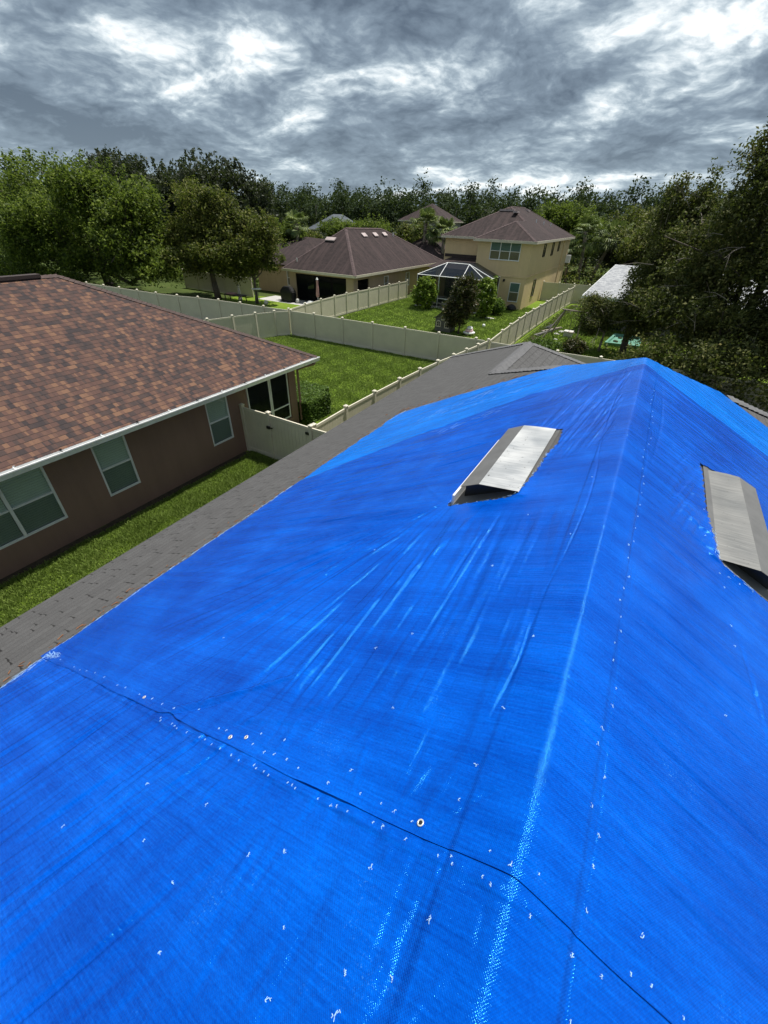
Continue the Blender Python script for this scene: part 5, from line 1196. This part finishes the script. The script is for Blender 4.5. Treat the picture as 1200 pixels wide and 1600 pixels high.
um = thing('patio_umbrella', 'closed faded pink patio umbrella in front of the black porch', 'umbrella', (-26.75, 34.0, 0))
mb = MB(); mb.tube((-26.75, 34.0, 0), (-26.75, 34.0, 2.15), .022); mb.build('pole', M['trim'], um)
mb = MB(); mb.lathe((-26.75, 34.0, 0), [(.04, 2.2), (.10, 2.0), (.09, 1.75), (.13, 1.3), (.17, .95), (.13, .72), (.05, .70)], 10); mb.build('canopy', M['pink'], um)
mb = MB(); mb.lathe((-26.75, 34.0, 0), [(.05, 2.18), (.12, 2.12), (.03, 2.3)], 10); mb.build('vent_cap', M['white_plastic'], um)
mb = MB(); mb.lathe((-26.75, 34.0, 0), [(.28, 0), (.28, .06), (.06, .1)], 14); mb.build('base', M['black'], um)
gr = thing('covered_grill', 'grill under a black cover beside the porch column', 'grill', (-30.15, 33.8, 0))
mb = MB(); mb.add([(-30.85, 33.5, 0), (-29.45, 33.5, 0), (-29.45, 34.1, 0), (-30.85, 34.1, 0), (-30.90, 33.45, .9), (-29.40, 33.45, .9), (-29.40, 34.15, .9), (-30.90, 34.15, .9), (-30.55, 33.55, 1.3), (-29.75, 33.55, 1.3), (-29.75, 34.05, 1.3), (-30.55, 34.05, 1.3)],
    [(3, 2, 1, 0), (0, 1, 5, 4), (1, 2, 6, 5), (2, 3, 7, 6), (3, 0, 4, 7), (4, 5, 9, 8), (5, 6, 10, 9), (6, 7, 11, 10), (7, 4, 8, 11), (8, 9, 10, 11)]); mb.build('cover', M['black'], gr, bevel=.06)
for wx in (-30.65, -29.65): mb = MB(); mb.tube((wx, 33.40, .09), (wx, 33.46, .09), .09, .09, 12); mb.build('wheel', M['black'], gr)
small('ball', 'pale ball at the foot of the porch column', 'ball', 'stone', lambda m: m.lathe((-28.95, 33.7, 0), [(.03, 0), (.16, .06), (.2, .2), (.16, .34), (.03, .4)], 12))
small('ball', 'pale ball on the grass behind the far left fence', 'ball', 'stone', lambda m: m.lathe((-30.6, 31.2, 0), [(.03, 0), (.16, .06), (.2, .2), (.16, .34), (.03, .4)], 12))
small('rock_pile', 'white bundle lying by the base of the pink umbrella', 'bundle', 'white_plastic', lambda m: (m.lathe((-27.45, 33.8, 0), [(.35, 0), (.38, .15), (.2, .33), (.05, .36)], 9, 1.3, .8), m.lathe((-27.9, 33.5, 0), [(.2, 0), (.2, .12), (.08, .2)], 8)))
bt = thing('bird_bath', 'spindly stand with a white dish under the olive oak', 'bird bath', (-31.0, 30.6, 0))
mb = MB(); mb.lathe((-31.0, 30.6, 1.25), [(.1, 0), (.42, .05), (.46, .09), (.3, .07)], 16); mb.build('dish', M['white_plastic'], bt)
for q in range(3): a = q*2.1; mb = MB(); mb.tube((-31.0+.3*cos(a), 30.6+.3*sin(a), 0), (-31.0+.12*cos(a), 30.6+.12*sin(a), 1.27), .02); mb.build('leg', M['vent_side'], bt)
st = thing('garden_statue', 'small pale garden figure in shade left of the dish stand', 'statue', (-34.2, 31.5, 0))
mb = MB(); mb.lathe((-34.2, 31.5, 0), [(.18, 0), (.2, .1), (.12, .4), (.15, .7), (.1, .95), (.06, 1.02), (.1, 1.12), (.09, 1.24), (.03, 1.32)], 10); mb.build('figure', M['stone'], st)
small('patio_table', 'dark low table with a red cloth in the shade by the far fence', 'table', 'dark_brown', lambda m: (m.box((-35.2, 30.4, .52), (-32.9, 31.2, .58)), [m.box((x-.03, y-.03, 0), (x+.03, y+.03, .52)) for x in (-35.1, -33.0) for y in (30.5, 31.1)]))
o = small('folded_cloth', 'folded dull red cloth lying on the dark low table', 'cloth', 'pink', lambda m: m.box((-34.9, 30.5, .581), (-34.1, 31.1, .66)))

# ------------------------------------------------------------------ pale roofed house at the right and its yard
ph2 = thing('pale_roofed_house', 'house with a sunlit pale grey shingle roof half hidden by trees', 'house', (0, 44, 0))
mb = MB(); e0 = (-4.65, 38.0, 2.55); e1 = (9, 39.2, 2.55); rl = (-3.62, 46.2, 4.15); rr_ = (9, 46.6, 4.15)
mb.poly(e0, e1, rr_, rl); mb.poly(rl, rr_, (9, 54, 2.5), (-3.0, 54, 2.5)); mb.build('roof', M['roof_pale'], ph2, uv=True)
mb = MB(); fascia(mb, (e0[0], e0[1], e0[2]+.01), (e1[0], e1[1], e1[2]+.01), .2, .03, 0); a, b = Vector(e0), Vector(rl); mb.obox((a+b)/2-Vector((.03, 0, .09)), (b-a)/2, (.02, 0, 0), (0, 0, .09)); a, b = Vector(rl), Vector((-3.0, 54, 2.5)); mb.obox((a+b)/2-Vector((.03, 0, .09)), (b-a)/2, (.02, 0, 0), (0, 0, .09)); mb.build('fascia', M['trim'], ph2)
mb = MB(); mb.box((-4.0, 40.4, 0), (-3.8, 53.5, 2.4)); mb.box((-3.8, 40.4, 0), (8.8, 40.6, 2.4)); mb.add([(-3.9, 40.4, 2.4), (-2.9, 53.5, 2.4), (-3.45, 46.3, 4.05)], [(0, 1, 2)]); mb.build('wall', M['stucco_grey'], ph2)
for x in (-3.9, -.8, 2.4, 5.6): mb = MB(); mb.box((x-.06, 38.4, 0), (x+.06, 38.52, 2.42)); mb.build('porch_post', M['dark_brown'], ph2)
mb = MB(); mb.box((-3.4, 40.33, .1), (-1.4, 40.39, 2.2)); mb.build('porch_door', M['glass_dark'], ph2)

sw = thing('swing_frame', 'weathered timber frame leaning beside the far fence', 'swing frame', (-5.3, 34.5, 0))
mb = MB(); mb.tube((-6.1, 33.9, .05), (-5.1, 34.9, 1.95), .06, .06, 6); mb.build('leg', M['wood_grey'], sw)
mb = MB(); mb.tube((-5.9, 36.2, .05), (-5.1, 34.9, 1.95), .06, .06, 6); mb.build('leg', M['wood_grey'], sw)
mb = MB(); mb.tube((-5.35, 34.85, 1.95), (-3.6, 34.9, 1.9), .06, .06, 6); mb.build('top_beam', M['wood_grey'], sw)
mb = MB(); mb.tube((-3.8, 34.2, .05), (-3.9, 34.9, 1.9), .05, .05, 6); mb.build('leg', M['wood_grey'], sw)
for x in (-4.55, -4.2): mb = MB(); mb.tube((x, 34.88, 1.9), (x+.02, 35.0, .5), .015); mb.build('rope', M['twig'], sw)
mb = MB(); mb.box((-4.6, 34.85, .46), (-4.13, 35.1, .5)); mb.build('seat', M['wood_grey'], sw)
small('stone_block', 'grey block with a white sunlit top on the right hand lawn', 'block', 'stone', lambda m: (m.box((-4.95, 35.6, 0), (-4.35, 36.15, .34)), m.box((-4.98, 35.57, .34), (-4.32, 36.18, .4))))
for i, (x, y, a, l, mt, lb) in enumerate([(-6.35, 35.8, 1.35, 1.5, 'grey_plastic', 'dark board lying nearest the swing frame'), (-6.1, 37.2, 1.2, 1.2, 'wood_grey', 'weathered board lying behind the dark one'), (-6.5, 38.2, 1.5, 1.0, 'black', 'short black board furthest along the fence')]):
    d = Vector((cos(a), sin(a), 0)); mb = MB(); mb.obox((x, y, .06), d*l, Vector((-d.y, d.x, 0))*.18, (0, 0, .05)); mb.obox((x+.1, y, .14), d*l*.9, Vector((-d.y, d.x, 0))*.07, (0, 0, .03)); o = mb.build('timber_board', M[mt]); tag(o, lb, 'board')
rs2 = random.Random(8)
for i, (x, y) in enumerate([(-5.2, 34.2), (-5.3, 37.0), (-5.6, 38.4), (-5.5, 36.0), (-6.0, 33.2), (-4.0, 31.6), (-6.2, 29.4), (-4.9, 29.2)]):
    mb = MB(); s_ = rs2.uniform(.09, .16); mb.lathe((x, y, 0), [(s_, 0), (s_*1.2, s_*.3), (s_*.8, s_*.7), (s_*.2, s_*.85)], 7, 1.4, .9); o = mb.build('white_rubble', M['stone']); tag(o, 'loose white rubble piece on the right hand yard grass', 'rubble', 'white rubble pieces in the right hand yard')
gp = thing('sandbox', 'mint green plastic play tub at the edge of the right hand trees', 'toy', (-.9, 36.0, 0))
mb = MB(); mb.add([(-1.9, 34.6, 0), (0.2, 34.9, 0), (.2, 38, 0), (-1.6, 38, 0), (-1.95, 34.55, .25), (.25, 34.85, .25), (.25, 38.1, .25), (-1.65, 38.1, .25), (-1.8, 34.75, .25), (.1, 35.0, .25), (.1, 37.9, .25), (-1.5, 37.9, .25), (-1.75, 34.8, .12), (.05, 35.05, .12), (.05, 37.85, .12), (-1.45, 37.85, .12)],
    [(0, 1, 5, 4), (1, 2, 6, 5), (2, 3, 7, 6), (3, 0, 4, 7), (4, 5, 9, 8), (5, 6, 10, 9), (6, 7, 11, 10), (7, 4, 8, 11), (8, 9, 13, 12), (9, 10, 14, 13), (10, 11, 15, 14), (11, 8, 12, 15), (12, 13, 14, 15)]); mb.build('tub', M['green_plastic'], gp)
for i in range(5): mb = MB(); x, y = rs2.uniform(-1.4, -.2), rs2.uniform(35.2, 37.5); mb.lathe((x, y, .12), [(.08, 0), (.11, .05), (.06, .1)], 7, 1.4, 1); mb.build('leaf_clump', M['leaf_mag'], gp)

# ------------------------------------------------------------------ far houses
def far_house(name, label, x0, x1, y0, y1, wh, rise, roof, wall, ridge='x'):
    t = thing(name, label, 'house', ((x0+x1)/2, (y0+y1)/2, 0)); o = .4; a, b, c, d = x0-o, x1+o, y0-o, y1+o; hw = min(b-a, d-c)/2
    if (b-a) > (d-c): R = [(a+hw, (c+d)/2, wh+rise), (b-hw, (c+d)/2, wh+rise)]
    else: R = [((a+b)/2, c+hw, wh+rise), ((a+b)/2, d-hw, wh+rise)]
    mb = MB(); C_ = [(a, c, wh), (b, c, wh), (b, d, wh), (a, d, wh)]
    if (b-a) > (d-c): mb.poly(C_[0], C_[1], R[1], R[0]); mb.poly(C_[1], C_[2], R[1]); mb.poly(C_[2], C_[3], R[0], R[1]); mb.poly(C_[3], C_[0], R[0])
    else: mb.poly(C_[0], C_[1], R[0]); mb.poly(C_[1], C_[2], R[1], R[0]); mb.poly(C_[2], C_[3], R[1]); mb.poly(C_[3], C_[0], R[0], R[1])
    mb.build('roof', M[roof], t, uv=True)
    mb = MB(); mb.box((x0, y0, 0), (x1, y1, wh-.05)); mb.build('wall', M[wall], t)
    mb = MB(); fascia(mb, C_[0], C_[1], .2, .03, -.02); fascia(mb, C_[1], C_[2], .2, .03, -.02); fascia(mb, C_[3], C_[0], .2, .03, -.02); mb.build('fascia', M['trim_cream'], t)
    for xx in (x0+(x1-x0)*.3, x0+(x1-x0)*.7): window(t, (xx-.5, y0-.01), (1, 0), (0, -1), 1.0, wh-1.9, wh-.5, 1, False)
    return t
far_house('far_house', 'distant house with a slate blue grey roof above the bungalow', -64, -57.2, 80, 90, 4.2, 2.5, 'roof_slate', 'stucco_grey')
far_house('far_house', 'low brown roofed house peeking out left of the bungalow roof', -54.5, -45, 57, 66, 2.3, 1.5, 'roof_dark', 'stucco_beige')
far_house('far_house', 'two storey grey house with a dark roof behind the cabbage palms', -46, -37.4, 85, 94, 6.2, 2.7, 'roof_dark', 'stucco_grey')
far_house('far_house', 'dark roofed house squeezed between the bungalow and the yellow house', -32.5, -25.5, 57.5, 67, 2.4, 2.5, 'roof_dark', 'stucco_beige')
